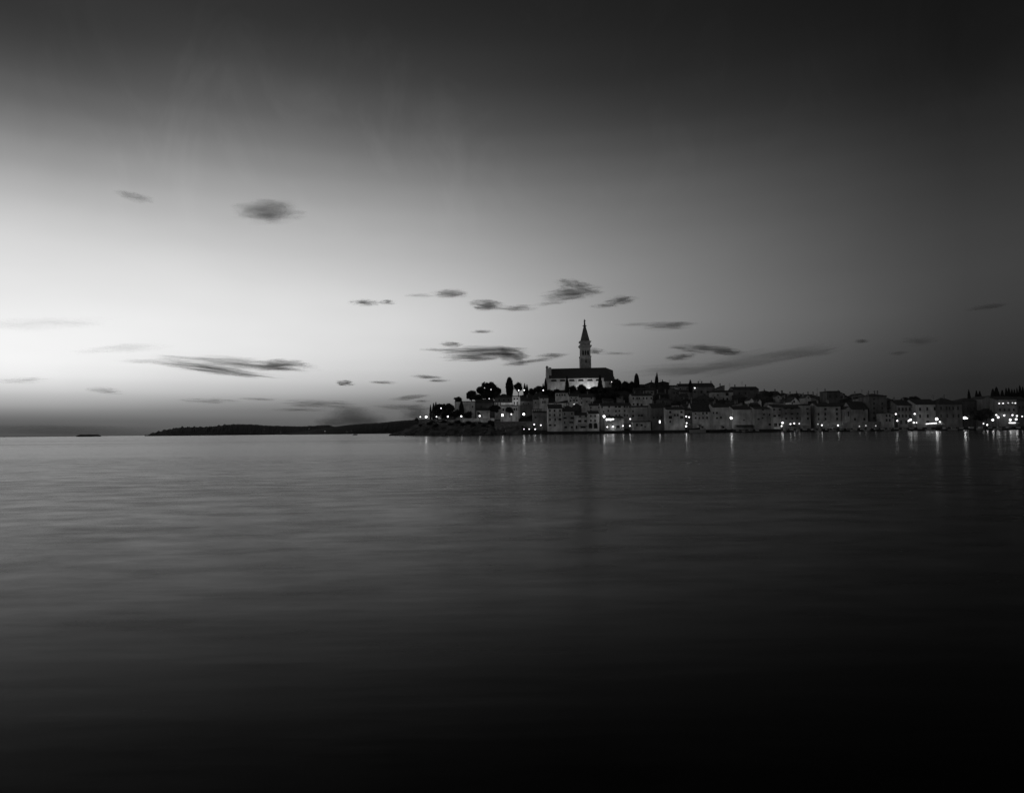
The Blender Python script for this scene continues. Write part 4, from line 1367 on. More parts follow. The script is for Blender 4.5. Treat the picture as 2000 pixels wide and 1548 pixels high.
def round_fn(lobes):
    def f():
        c, r = leaf_r.choices(lobes, [q[1] ** 2 for q in lobes])[0]
        d = Vector((leaf_r.gauss(0, 1), leaf_r.gauss(0, 1), leaf_r.gauss(0, 1))).normalized()
        rr = r * leaf_r.uniform(0.45, 1.0) ** 0.6 * leaf_r.choice((1, 1, 1, 1.12))
        rr *= 1 + 0.42 * noise.noise(d * 2.5 + Vector((c[0] * 9, c[1] * 9, 0)))
        return Vector(c) + d * rr, d
    return f


def rand_lobes(seed, n_, flat=0.8):
    r_ = random.Random(seed)
    out = [((0, 0, 0.66), 0.26)]
    for i in range(n_):
        a = r_.uniform(0, 6.283)
        q = r_.uniform(0.12, 0.34)
        out.append(((q * math.cos(a), q * math.sin(a), 0.6 + r_.uniform(-0.22, 0.24) * flat), r_.uniform(0.11, 0.2)))
    return out


def umbrella_lobes():
    r_ = random.Random(5)
    out = []
    for i in range(26):
        a = r_.uniform(0, 6.283)
        q = 0.42 * math.sqrt(r_.random())
        out.append(((q * math.cos(a), q * math.sin(a), 0.84 - q * q * 1.3 + r_.uniform(-0.1, 0.02)), r_.uniform(0.1, 0.15)))
    return out


def bush_lobes(seed):
    r_ = random.Random(seed)
    return [((r_.uniform(-0.3, 0.3), r_.uniform(-0.3, 0.3), r_.uniform(0.2, 0.6)), r_.uniform(0.2, 0.34)) for _ in range(6)]


# unit trees: height 1, crown about 1 across for round ones
CROWN = {
    'cyp': [leaf_cloud(cyp_fn, 2400, 0.085, FOLIAGE_D, 'crown') for _ in range(2)],
    'bul': [leaf_cloud(bullet_fn, 3000, 0.08, FOLIAGE_D, 'crown')],
    'round': [leaf_cloud(round_fn(rand_lobes(s, 9)), 3400, 0.05, FOLIAGE, 'crown') for s in (1, 2, 3)],
    'umb': [leaf_cloud(round_fn(umbrella_lobes()), 4200, 0.042, FOLIAGE_D, 'crown')],
    'bush': [leaf_cloud(round_fn(bush_lobes(s)), 1500, 0.075, FOLIAGE, 'crown') for s in (1, 2, 3)],
}


def trunk_mesh(kind):
    mb = MB()
    if kind in ('cyp', 'bul'):
        mb.rod((0, 0, -0.02), (0, 0, 0.6), 0.035, 7, 0.012)
    elif kind == 'bush':
        for a in (0.4, 2.3, 4.4):
            mb.rod((0, 0, -0.05), (0.22 * math.cos(a), 0.22 * math.sin(a), 0.45), 0.035, 6, 0.015)
    else:
        mb.rod((0, 0, -0.05), (0.01, 0, 0.42), 0.035, 8, 0.026)
        for a in (0.3, 1.7, 2.9, 4.1, 5.3):
            q = 0.3 if kind == 'umb' else 0.24
            mb.rod((0.01, 0, 0.38), (q * math.cos(a), q * math.sin(a), 0.68), 0.02, 6, 0.007)
    return mb.mesh('trunk', BARK)


TRUNK = {k: trunk_mesh(k) for k in CROWN}
tr_r = random.Random(3)


def tree(name, label, kind, px, top, bot, wpx, off, group=None, base=None):
    Y = offY(px, off)
    c = P(px, bot, Y)
    g = min(c.z, base if base is not None else c.z)
    hgt = P(px, top, Y).z - g
    w = wpx * Y / F
    if kind == 'cyp':
        w *= 1.3
    if kind == 'round':
        w *= 1.2
    if kind == 'umb':
        w *= 1.05
    o = thing(name, label, 'bush' if kind == 'bush' else 'tree', (c.x, Y, g), group, tr_r.uniform(0, 6.28))
    o.scale = (w, w, hgt)
    put('crown', tr_r.choice(CROWN[kind]), o)
    put('trunk', TRUNK[kind], o)
    return o


CG = 'dark cypresses'
tree('pine_tree', 'big spreading umbrella pine with a wide dark crown left of the villa', 'umb', 955, 743.5, 788, 43, 62)
tree('round_tree', 'dark bushy tree crowding under the umbrella pine', 'round', 951, 758, 792, 30, 60)
tree('round_tree', 'bushy tree at the right foot of the umbrella pine', 'round', 968, 763, 792, 20, 58)
tree('round_tree', 'two-humped round tree just left of the umbrella pine', 'round', 921, 760.5, 790, 22, 50)
tree('round_tree', 'low wide tree filling the gap before the umbrella pine', 'round', 933, 768, 792, 26, 47)
tree('round_tree', 'small ball-shaped tree above the masonry wall', 'round', 896, 773.5, 792, 18, 48)
tree('cypress', 'broad dark cypress in front of the masonry wall', 'cyp', 901.5, 784, 812, 8.5, 20, CG)
tree('round_tree', 'wide dark tree clump on the rocky point, left half', 'round', 855, 788, 818, 22, 30)
tree('round_tree', 'wide dark tree clump on the rocky point, right half', 'round', 876, 786, 816, 24, 34)
tree('bush', 'low dark undergrowth beneath the left half of the tree clump', 'bush', 853, 799, 817, 22, 22)
tree('bush', 'low dark undergrowth beneath the right half of the tree clump', 'bush', 874, 797, 816, 26, 24)
tree('round_tree', 'dark tree mass filling the middle of the tree clump', 'round', 865, 787, 814, 26, 38)
tree('bush', 'dark shrubs on the skyline under the right church trees', 'bush', 1214, 746, 764, 26, 80)
tree('bush', 'dark shrubs at the foot of the fat skyline cypress', 'bush', 1234, 748, 766, 24, 79)
tree('cypress', 'thin cypress at the seaward end of the tree clump', 'cyp', 841, 791.5, 819, 4, 24, CG)
tree('cypress', 'ragged cypress tip rising from the left tree clump', 'cyp', 847, 788.5, 819, 6, 26, CG)
tree('cypress', 'short cypress tip beside the ragged one on the point', 'cyp', 851.5, 786.5, 818, 6, 30, CG)
tree('bush', 'lone small tree left of the brightest lamp on the point', 'bush', 814, 814.5, 823, 9, 14)
tree('bush', 'dark bush between the cypress and the masonry wall', 'bush', 913, 801, 817, 20, 21)
tree('bush', 'dark sloping bush left of the broad cypress', 'bush', 889, 797, 818, 18, 22)
tree('round_tree', 'dark shrubby tree under the white pillared terrace', 'round', 965, 790, 812, 24, 22)
tree('round_tree', 'rounded tree in front of the arcaded grey house', 'round', 995.5, 793, 814, 15, 20)
tree('cypress', 'tall fat round-topped cypress beside the white house', 'bul', 995.3, 737.5, 774, 15.5, 58, CG)
tree('round_tree', 'round tree right of the fat round-topped cypress', 'round', 1012.5, 744.5, 776, 20, 60)
tree('cypress', 'small spiky cypress by the two hillside lamps', 'cyp', 1025, 749.5, 774, 5, 64, CG)
tree('cypress', 'small twin spiky cypress right of the two hillside lamps', 'cyp', 1029.5, 751.5, 774, 5, 66, CG)
tree('round_tree', 'low round tree left of the church cypresses', 'round', 1051, 752, 776, 18, 66)
tree('round_tree', 'dark low tree between the hillside lamps and church', 'round', 1038, 757, 778, 16, 64)
tree('cypress', 'slender cypress at the left corner of the church', 'cyp', 1066, 739.5, 770, 5.4, 72, CG)
tree('cypress', 'tiny cypress left of the slender church cypress', 'cyp', 1061, 749.5, 770, 4, 71, CG)
tree('bush', 'dark shrub at the left foot of the church wall', 'bush', 1075, 759, 772, 16, 76)
tree('bush', 'rounded shrub under the second arched church window', 'bush', 1088, 757, 772, 15, 78)
tree('cypress', 'tall cypress in front of the church wall between arched windows', 'cyp', 1108, 736.5, 778, 7.2, 72, CG)
tree('round_tree', 'left leafy tree before the church wall', 'round', 1120, 751.5, 772, 16, 76)
tree('round_tree', 'larger leafy tree before the floodlit part of the church', 'round', 1135, 749, 776, 22, 75)
tree('round_tree', 'dark tree right of the church floodlight', 'round', 1162, 753, 776, 20, 78)
tree('cypress', 'tall cypress in front of the right end of the church', 'cyp', 1172.5, 733.5, 776, 8, 76, CG)
tree('round_tree', 'broad dark tree below the right end of the church', 'round', 1186, 754, 788, 34, 70)
tree('round_tree', 'dark spreading tree on the slope above the apartment block', 'round', 1196, 762, 794, 34, 52)
tree('round_tree', 'leafy tree on the slope above the houses with arched doors', 'round', 1172, 766, 794, 26, 52)
tree('round_tree', 'rounded tree on the skyline right of the church', 'round', 1206, 738.5, 768, 20, 84)
tree('round_tree', 'second skyline tree right of the church', 'round', 1221, 742.5, 770, 20, 82)
tree('round_tree', 'small skyline tree left of the fat skyline cypress', 'round', 1234, 743, 768, 14, 84)
tree('cypress', 'fat skyline cypress right of the church', 'bul', 1243.8, 730.5, 768, 11, 80, CG)
tree('cypress', 'pointed narrow skyline cypress among the rooftops', 'cyp', 1283.8, 729, 764, 5, 100, CG)
tree('cypress', 'stubby cypress attached to the narrow skyline cypress', 'cyp', 1281.5, 736, 764, 5, 99, CG)
tree('cypress', 'small skyline cypress between the gabled house and the flat-topped block', 'cyp', 1348.8, 742.5, 766, 6.5, 86, CG)
tree('round_tree', 'dark tree hump on the skyline behind the long townhouse', 'round', 1788, 772, 800, 24, 36)
tree('round_tree', 'lower tree hump left of the townhouse tree hump', 'round', 1768, 774, 800, 20, 38)
tree('round_tree', 'dark tree in front of the wide low gable', 'round', 1927, 796, 832, 34, 12)
tree('round_tree', 'dark tree left of the lit end building lamps', 'round', 1908, 800, 832, 26, 12)
row = [(1893.8, 763, 4.5), (1908.6, 764.5, 5), (1915, 765.5, 5.5), (1940.8, 761, 6.5), (1948, 758, 8), (1959, 763.5, 6), (1967, 760, 5), (1972.3, 759.5, 5), (1978, 761.5, 4.5),
       (1983, 762, 4.5), (1988.2, 759.5, 3.6), (1994, 755, 5), (1999.5, 757.5, 5)]
for i, (px, tp, w) in enumerate(row):
    tree('cypress', 'dark cypress on the right skyline, %s from the left of its row' % ORD[i], 'cyp', px, tp, 800, w * 1.3, 38, CG)
bs_r = random.Random(14)
bp_ = [(838, 833), (852, 838), (866, 830), (880, 836), (893, 832), (903, 838), (914, 834), (925, 838), (936, 833), (946, 839), (957, 834), (964, 838), (822, 836), (845, 828)]
for i, (px, py) in enumerate(sorted(bp_)):
    Y = offY(px, 3 + (846 - py) * 0.55)
    x = (px - 1000) / F * Y
    s = bs_r.uniform(9, 15)
    zz = ground(x, Y)
    o = thing('bush', 'dark scrubby bush on the rocky slope, %s from the seaward tip' % ORD[i], 'bush', (x, Y, zz - 0.2), 'bushes on the rocky slope', bs_r.uniform(0, 6))
    o.scale = (s * 0.34, s * 0.3, s * 0.22)
    put('crown', bs_r.choice(CROWN['bush']), o)
    put('trunk', TRUNK['bush'], o)

# ------------------------------------------------------------------ lamps
GLOBES = {}


def globe(cls):
    if cls not in GLOBES:
        r = {'big': 0.62, 'mid': 0.46, 'small': 0.35, 'dim': 0.34, 'faint': 0.34}[cls]
        mb = MB()
        mb.ball((0, 0, 0), r, 10, 8)
        GLOBES[cls] = mb.mesh('globe', EM[cls], True)
    return GLOBES[cls]


def lamp(label, px, py, off, cls, kind='street_lamp', group='street lamps'):
    """a lamp post (or wall lamp) whose globe is seen at px, py"""
    Y = offY(px, off)
    c = P(px, py, Y)
    if kind == 'wall_lamp':
        o = thing('wall_lamp', label, 'lamp', (c.x, Y, c.z), group)
        put('globe', globe(cls), o, (0, -0.2, 0))
        mb = MB()
        mb.rod((0, 0.9, 0.45), (0, -0.2, 0.62), 0.05)
        mb.rod((0, -0.2, 0.62), (0, -0.2, 0.3), 0.05)
        mb.box(-0.15, 0.8, 0.2, 0.15, 0.95, 0.7)
        mb.build('bracket', METAL, o)
        return o
    g = ground(c.x, Y)
    if px > 1046:
        g = max(g, 1.66)
    g = min(g, c.z - 1.2)
    o = thing('street_lamp', label, 'lamp', (c.x, Y, g), group)
    h = c.z - g
    mb = MB()
    mb.lathe([(0.16, -0.3), (0.16, 0.35), (0.09, 0.5), (0.06, h - 0.4), (0.14, h - 0.35), (0.14, h - 0.28)], 8)
    mb.build('post', METAL, o)
    put('globe', globe(cls), o, (0, 0, h))
    mb = MB()
    mb.lathe([(0.34, h + 0.42), (0.2, h + 0.55), (0.04, h + 0.7)], 8)
    mb.build('lamp_cap', METAL, o)
    return o


LAMPS = [
    ('small street lamp nearest the seaward tip of the point', 821, 813.8, 13, 'small'),
    ('brightest street lamp on the rocky point', 832.3, 813.8, 14, 'big'),
    ('street lamp under the tree clump on the point', 852.6, 813.6, 13, 'small'),
    ('street lamp on the point midway between tree clump and cypress', 874.6, 813.2, 13.5, 'mid'),
    ('street lamp at the foot of the broad cypress', 901, 812.6, 13.5, 'mid'),
    ('street lamp in front of the low square-windowed house', 937, 812, 14, 'mid'),
    ('bright street lamp above the retaining wall left of the arcaded house', 981.3, 810.3, 14, 'big'),
    ('small lamp beside the arcaded grey house wall', 998.7, 808.6, 20, 'small'),
    ('bright street lamp right of the arcaded grey house', 1023, 808.6, 19, 'big'),
    ('lamp high in the tree clump on the point', 861.5, 797, 20, 'small'),
    ('dim lamp seen inside the umbrella pine crown', 959, 760.5, 42, 'dim'),
    ('faint lamp at the left of the umbrella pine crown', 946.3, 757.3, 42, 'faint'),
    ('dim lamp at the foot of the umbrella pine', 955.5, 778.3, 36, 'dim'),
    ('left of the two hillside lamps beside the round tree', 1013, 762, 44, 'small'),
    ('right of the two hillside lamps beside the round tree', 1023.8, 761.8, 46, 'small'),
    ('hillside lamp just below the slender church cypress', 1061, 762, 58, 'small'),
    ('dim lamp in front of the floodlit church wall', 1150.5, 758, 66, 'dim'),
    ('bright lamp below the three-window hillside house', 1126.4, 789, 44, 'small'),
    ('dim lamp left of the bright one below the three-window hillside house', 1121.2, 789, 44, 'dim'),
    ('terrace lamp at the right end of the retaining wall, lower left of five', 1023.5, 838.2, 5, 'small'),
    ('terrace lamp between the other two in the lower terrace row', 1033.6, 838, 5, 'small'),
    ('terrace lamp at the right end of the lower terrace row', 1045.4, 837.8, 5, 'small'),
    ('left lamp of the upper pair on the terrace', 1043.4, 828.6, 9, 'small'),
    ('right lamp of the upper pair on the terrace', 1056.3, 830, 8, 'small'),
    ('very bright street lamp at the left corner of the restaurant', 1179.8, 813, 6, 'big'),
    ('round lamp above the restaurant parasols', 1231, 818, 5.5, 'small'),
    ('low spot lamp at the left restaurant parasol', 1216.8, 831.4, 5, 'small'),
    ('low spot lamp at the right restaurant parasol', 1230.2, 831.3, 5, 'small'),
    ('dim lamp on the wall of the plain grey house', 1267.7, 810, 18, 'dim'),
    ('tall lamp at the right corner of the square-windowed house', 1340.2, 813, 1, 'small'),
    ('bright lamp beside the tall lamp above the covered boats', 1346, 814.4, 2, 'small'),
    ('middle lamp in the bright vertical stack at the boats', 1341, 826, 0.2, 'small'),
    ('lowest brightest lamp at the bow of the covered boats', 1340, 832.2, -0.5, 'mid'),
    ('lamp on the corner of the flat-topped skyline block', 1357, 757.5, 84, 'small'),
    ('bright lamp left of the blank-walled building', 1428, 816, 3, 'big'),
    ('bright lamp at the right corner of the balconied house', 1528.5, 825.5, 6, 'mid'),
    ('small low lamp beneath the balconied house corner lamp', 1526.6, 831.6, 5, 'small'),
    ('first small quay lamp left of the wide grey parasol', 1543.8, 827.7, 5, 'small'),
    ('second small quay lamp left of the wide grey parasol', 1551.3, 826.6, 6, 'small'),
    ('dim quay lamp close to the wide grey parasol', 1561, 827, 7, 'dim'),
    ('faint lamp just left of the pale quayside wall', 1597.6, 828, 6, 'faint'),
    ('quay lamp at the left end of the pale quayside wall', 1605.3, 830, 5, 'small'),
    ('quay lamp at the right end of the pale quayside wall', 1636.8, 830.3, 5, 'small'),
    ('higher quay lamp at the foot of the slim gabled house', 1652.5, 825, 7, 'small'),
    ('lower quay lamp just left of the slim gabled house', 1648.6, 830, 5, 'small'),
    ('first faint boat-side lamp right of the slim gabled house', 1678.5, 832.3, 4, 'faint'),
    ('second faint boat-side lamp right of the slim gabled house', 1691.2, 831, 4, 'faint'),
    ('third faint boat-side lamp right of the slim gabled house', 1710.5, 831.4, 4, 'faint'),
    ('small lamp at the foot of the first uplit wall', 1752.6, 821.4, 9, 'small'),
    ('left of the twin bright lamps before the long townhouse', 1774.6, 821.6, 6, 'small'),
    ('right of the twin bright lamps before the long townhouse', 1778.7, 819.4, 6, 'mid'),
    ('low lamp under the twin bright lamps', 1784.6, 825, 5, 'small'),
    ('dim low lamp right of the twin bright lamps', 1790, 825, 9, 'dim'),
    ('brightest lamp at the corner of the pale townhouse', 1829.4, 818, 5, 'big'),
    ('lamp just right of the glowing cafe awning', 1835.6, 823.6, 6, 'small'),
    ('big bright lamp in front of the black-fronted house', 1884.3, 816, 10, 'big'),
    ('small dim lamp beside the big bright lamp of the black-fronted house', 1889.2, 816.6, 10, 'dim'),
    ('small bright lamp low on the quay before the dark trees', 1928.2, 829.5, 5, 'small'),
    ('dim lamp low on the quay before the dark trees', 1920.9, 827, 6, 'dim'),
    ('bright lamp at the left of the lit end building forecourt', 1939, 819.8, 8, 'mid'),
    ('bright lamp under the left corner of the lit end building', 1949.6, 814.6, 9, 'mid'),
    ('bright lamp above the row of bulbs at the lit end building', 1973.2, 819.6, 10, 'mid'),
    ('very bright lamp at the right corner of the lit end building', 1984.6, 818.6, 7, 'mid'),
    ('small lamp above the very bright lit end building corner lamp', 1986.2, 812, 14, 'small'),
    ('dim lamp near the right edge of the picture', 1996.5, 813, 14, 'dim'),
]
for l_ in LAMPS:
    lamp(*l_)
for lab, px, py, off, cls in [
        ('tall wall uplight left of the long townhouse', 1749.3, 808.3, 6, 'small'),
        ('wall uplight between the long and the pale townhouse', 1785.9, 808, 14, 'small'),
        ('glowing wall lamp at the left corner of the lit end building', 1945.4, 810.2, 19, 'small'),
        ('glowing wall lamp in the middle of the lit end building front', 1961, 811, 19, 'small'),
        ('glowing wall lamp at the right of the lit end building front', 1977, 810.4, 19, 'small'),
        ('bright upper lamp above the first lit end building window', 1951, 787.8, 19, 'dim'),
        ('bright upper lamp above the second lit end building window', 1958.6, 787.5, 19, 'dim'),
        ('faint upper lamp above the middle lit end building window', 1968.6, 786.8, 19, 'faint'),
        ('dim upper lamp above the fourth lit end building window', 1977, 786.6, 19, 'faint'),
        ('bright upper lamp above the last lit end building window', 1982.6, 787, 19, 'dim'),
        ('small bright lamp at the right corner of the church side chapel', 1194.6, 746, 110, 'small'),
        ('left floor uplight glowing against the restaurant wall', 1186, 833.6, 6, 'mid'),
        ('right floor uplight glowing against the restaurant wall', 1197, 833, 6, 'mid')]:
    lamp(lab, px, py, off, cls, 'wall_lamp', 'wall lamps')

# strings of bulbs
for lab, pts, off, cls in [
        ('row of bright bulbs under the glowing cafe awning', [(1809.5 + 3.2 * i, 827.6 - 0.3 * i) for i in range(7)], 7.6, 'mid'),
        ('row of bright bulbs under the lit end building cafe awning', [(1971.5 + 2.6 * i, 825.6) for i in range(5)], 8.6, 'small')]:
    Y = offY(pts[0][0], off)
    c = P(pts[0][0], pts[0][1], Y)
    o = thing('bulb_string', lab, 'lights', c)
    mb = MB()
    e = P(pts[-1][0], pts[-1][1], Y) - c
    mb.rod((0, 0, 0.45), (e.x, e.y, e.z + 0.45), 0.04)
    mb.build('cable', METAL, o)
    for px, py in pts:
        q = P(px, py, Y) - c
        put('bulb', globe('dim'), o, q)

# white pole standing in for the lit strip beside the blank-walled building
Y = offY(1431, 9)
c = P(1431.3, 816, Y)
o = thing('mast', 'tall white pole standing in for a lit strip at the blank-walled building', 'mast', (c.x, Y, 1.66))
mb = MB()
mb.rod((0, 0, 0), (0, 0, P(1431, 799.5, Y).z - 1.66), 0.28, 10, 0.16)
mb.build('pole', WHITE, o)
mb = MB()
mb.box(-0.5, -0.5, 0, 0.5, 0.5, 0.5)
mb.build('base', METAL, o)

# aerials on the skyline
ar = random.Random(2)
for i, (px, tp) in enumerate([(1289.8, 740), (1308, 741), (1367, 741), (1425, 748), (1449, 744), (1596, 757), (1683, 760)]):
    Y = offY(px, 70 if px < 1600 else 44)
    t_ = P(px, tp, Y)
    o = thing('aerial', 'thin television aerial on the skyline roofs, %s from the left' % ORD[i], 'aerial', (t_.x, Y, t_.z - 5.0), 'aerials on the roofs')
    mb = MB()
    mb.rod((0, 0, -1.5), (0, 0, 5.0), 0.05)
    mb.build('pole', METAL, o)
    mb = MB()
    for z in (3.4, 4.0, 4.6):
        mb.rod((-0.7, 0, z), (0.7, 0, z), 0.03)
    mb.build('antenna', METAL, o)

# lights of houses on the far hills: small lamps by the water
for i, (px, py, cls) in enumerate([(489, 845, 'faint'), (507, 845.3, 'faint'), (515.6, 838, 'faint'), (516, 845.4, 'faint'), (533, 844.2, 'dim'), (548.6, 844.2, 'dim'), (604, 837.5, 'faint'), (635, 841.8, 'dim'), (678, 843, 'faint'), (687, 841.8, 'faint')]):
    Y = 2285.0 if px < 625 else 1690.0
    c = P(px, py, Y)
    o = thing('shore_lamp', 'tiny distant lamp on the dark far shore, %s from the left' % ORD[i], 'lamp', (c.x, Y, 0.5), 'distant lamps on the far shore')
    g_ = put('globe', globe(cls), o, (0, -1, c.z - 0.5), (1.2, 1.2, 1.2))
    mb = MB()
    mb.rod((0, -1, -1.5), (0, -1, c.z - 0.8), 0.08)
    mb.build('post', METAL, o)

# church floodlights
FL = [('left floodlight aimed at the church wall', 1090, 11.0, 1000), ('second floodlight aimed at the church wall from the left', 1125, 11.0, 1400),
      ('strongest floodlight aimed at the church wall', 1151, 12.0, 5200), ('right-hand floodlight aimed at the church wall', 1166, 10.0, 1100),
      ('floodlight below the bright white house', 1008, 8.5, 800), ('floodlight below the white pillared terrace', 978, 8.0, 420)]
for lab, px, d, pw in FL:
    Y = CY - d
    grp = 'church floodlights'
    x = P(px, 760, Y).x
    z = max(ground(x, Y), P(px, 764, Y).z - 1.0)
    if px < 1060:
        Y = offY(px, 44 - d)
        x, z = P(px, 790, Y).x, P(px, 793.5, Y).z
        grp = 'villa floodlights'
    o = thing('floodlight', lab, 'floodlight', (x, Y, z), grp)
    mb = MB()
    mb.box(-0.35, -0.2, 0.3, 0.35, 0.2, 0.8)
    mb.box(-0.1, -0.1, -0.6, 0.1, 0.1, 0.3)
    mb.build('housing', METAL, o)
    ld = bpy.data.lights.new('flood_beam', 'SPOT')
    ld.energy = pw / 16 * 1.0
    ld.spot_size = R(115)
    ld.spot_blend = 0.8
    ld.shadow_soft_size = 0.3
    lo = put('flood_beam', ld, o, (0, 0.25, 0.6))
    lo.rotation_euler = (R(90 + 22), 0, 0)

# ------------------------------------------------------------------ clouds: thin volumes far out
mt = bpy.data.materials.new('cloud_vapour')
mt.use_nodes = True
n, l = mt.node_tree.nodes, mt.node_tree.links
n.clear()
co = n.new('ShaderNodeOutputMaterial')
pv = n.new('ShaderNodeVolumePrincipled')
pv.inputs['Color'].default_value = (0.85, 0.85, 0.85, 1)
pv.inputs['Anisotropy'].default_value = 0.0
l.new(pv.outputs[0], co.inputs['Volume'])
tc = n.new('ShaderNodeTexCoord')
oi = n.new('ShaderNodeObjectInfo')
at = n.new('ShaderNodeAttribute')
at.attribute_type = 'OBJECT'
at.attribute_name = 'vapour_density'
at2 = n.new('ShaderNodeAttribute')
at2.attribute_type = 'OBJECT'
at2.attribute_name = 'vapour_wisp'


def vm(op, a=None, b=None, c=None):
    q = n.new('ShaderNodeMath')
    q.operation = op
    for i, v in enumerate((a, b, c)):
        if v is None:
            continue
        if isinstance(v, (int, float)):
            q.inputs[i].default_value = v
        else:
            l.new(v, q.inputs[i])
    return q.outputs[0]


ln = n.new('ShaderNodeVectorMath')
ln.operation = 'LENGTH'
sep = n.new('ShaderNodeVectorMath')
sep.operation = 'ADD'
rv = vm('MULTIPLY', oi.outputs['Random'], 57.0)
l.new(tc.outputs['Object'], sep.inputs[0])
l.new(rv, sep.inputs[1])
mp = n.new('ShaderNodeMapping')
mp.inputs['Scale'].default_value = (1.0, 0.9, 1.7)
l.new(sep.outputs[0], mp.inputs[0])
nz = n.new('ShaderNodeTexNoise')
nz.inputs['Scale'].default_value = 2.3
nz.inputs['Detail'].default_value = 8
nz.inputs['Roughness'].default_value = 0.68
l.new(mp.outputs[0], nz.inputs[0])
nw = n.new('ShaderNodeTexNoise')
nw.inputs['Scale'].default_value = 1.5
nw.inputs['Detail'].default_value = 3
l.new(mp.outputs[0], nw.inputs[0])
wc = n.new('ShaderNodeVectorMath')
wc.operation = 'SUBTRACT'
wc.inputs[1].default_value = (0.5, 0.5, 0.5)
l.new(nw.outputs['Color'], wc.inputs[0])
ws = n.new('ShaderNodeVectorMath')
ws.operation = 'SCALE'
l.new(wc.outputs[0], ws.inputs[0])
l.new(at2.outputs['Fac'], ws.inputs['Scale'])
wa = n.new('ShaderNodeVectorMath')
wa.operation = 'ADD'
l.new(ws.outputs[0], wa.inputs[0])
l.new(tc.outputs['Object'], wa.inputs[1])
l.new(wa.outputs[0], ln.inputs[0])
l0 = n.new('ShaderNodeVectorMath')
l0.operation = 'LENGTH'
l.new(tc.outputs['Object'], l0.inputs[0])
body = vm('SUBTRACT', 1.0, ln.outputs['Value'])
nn = vm('MULTIPLY', vm('SUBTRACT', nz.outputs[0], 0.5), at2.outputs['Fac'])
rim = vm('MAXIMUM', vm('MINIMUM', vm('MULTIPLY', vm('SUBTRACT', 1.0, l0.outputs['Value']), 4.0), 1.0), 0.0)
den = vm('MULTIPLY', vm('MAXIMUM', vm('ADD', vm('MULTIPLY_ADD', nn, 1.7, body), -0.24), 0.0), vm('MULTIPLY', rim, 2.3))
den = vm('MULTIPLY', vm('MAXIMUM', den, 0.0), at.outputs['Fac'])
l.new(den, pv.inputs['Density'])
CLOUDM = mt
bm = bmesh.new()
bmesh.ops.create_icosphere(bm, subdivisions=3, radius=1)
cme = bpy.data.meshes.new('cloud')
bm.to_mesh(cme)
bm.free()
cme.materials.append(CLOUDM)


def cloud(label, cx, cy, hw_, hh_, tilt, tau, wisp=1.4, Y=6000.0):
    c = P(cx, cy, Y)
    s = Y / F
    o = put('cloud', cme, None, c, (hw_ * s * 1.15, hw_ * s * 0.6, hh_ * s * 1.25))
    o.rotation_euler = (0, R(tilt), 0)
    tag(o, label, 'cloud', 'dusk clouds')
    o['vapour_density'] = 0.62 * tau / (hw_ * s * 0.55)
    o['vapour_wisp'] = wisp
    return o


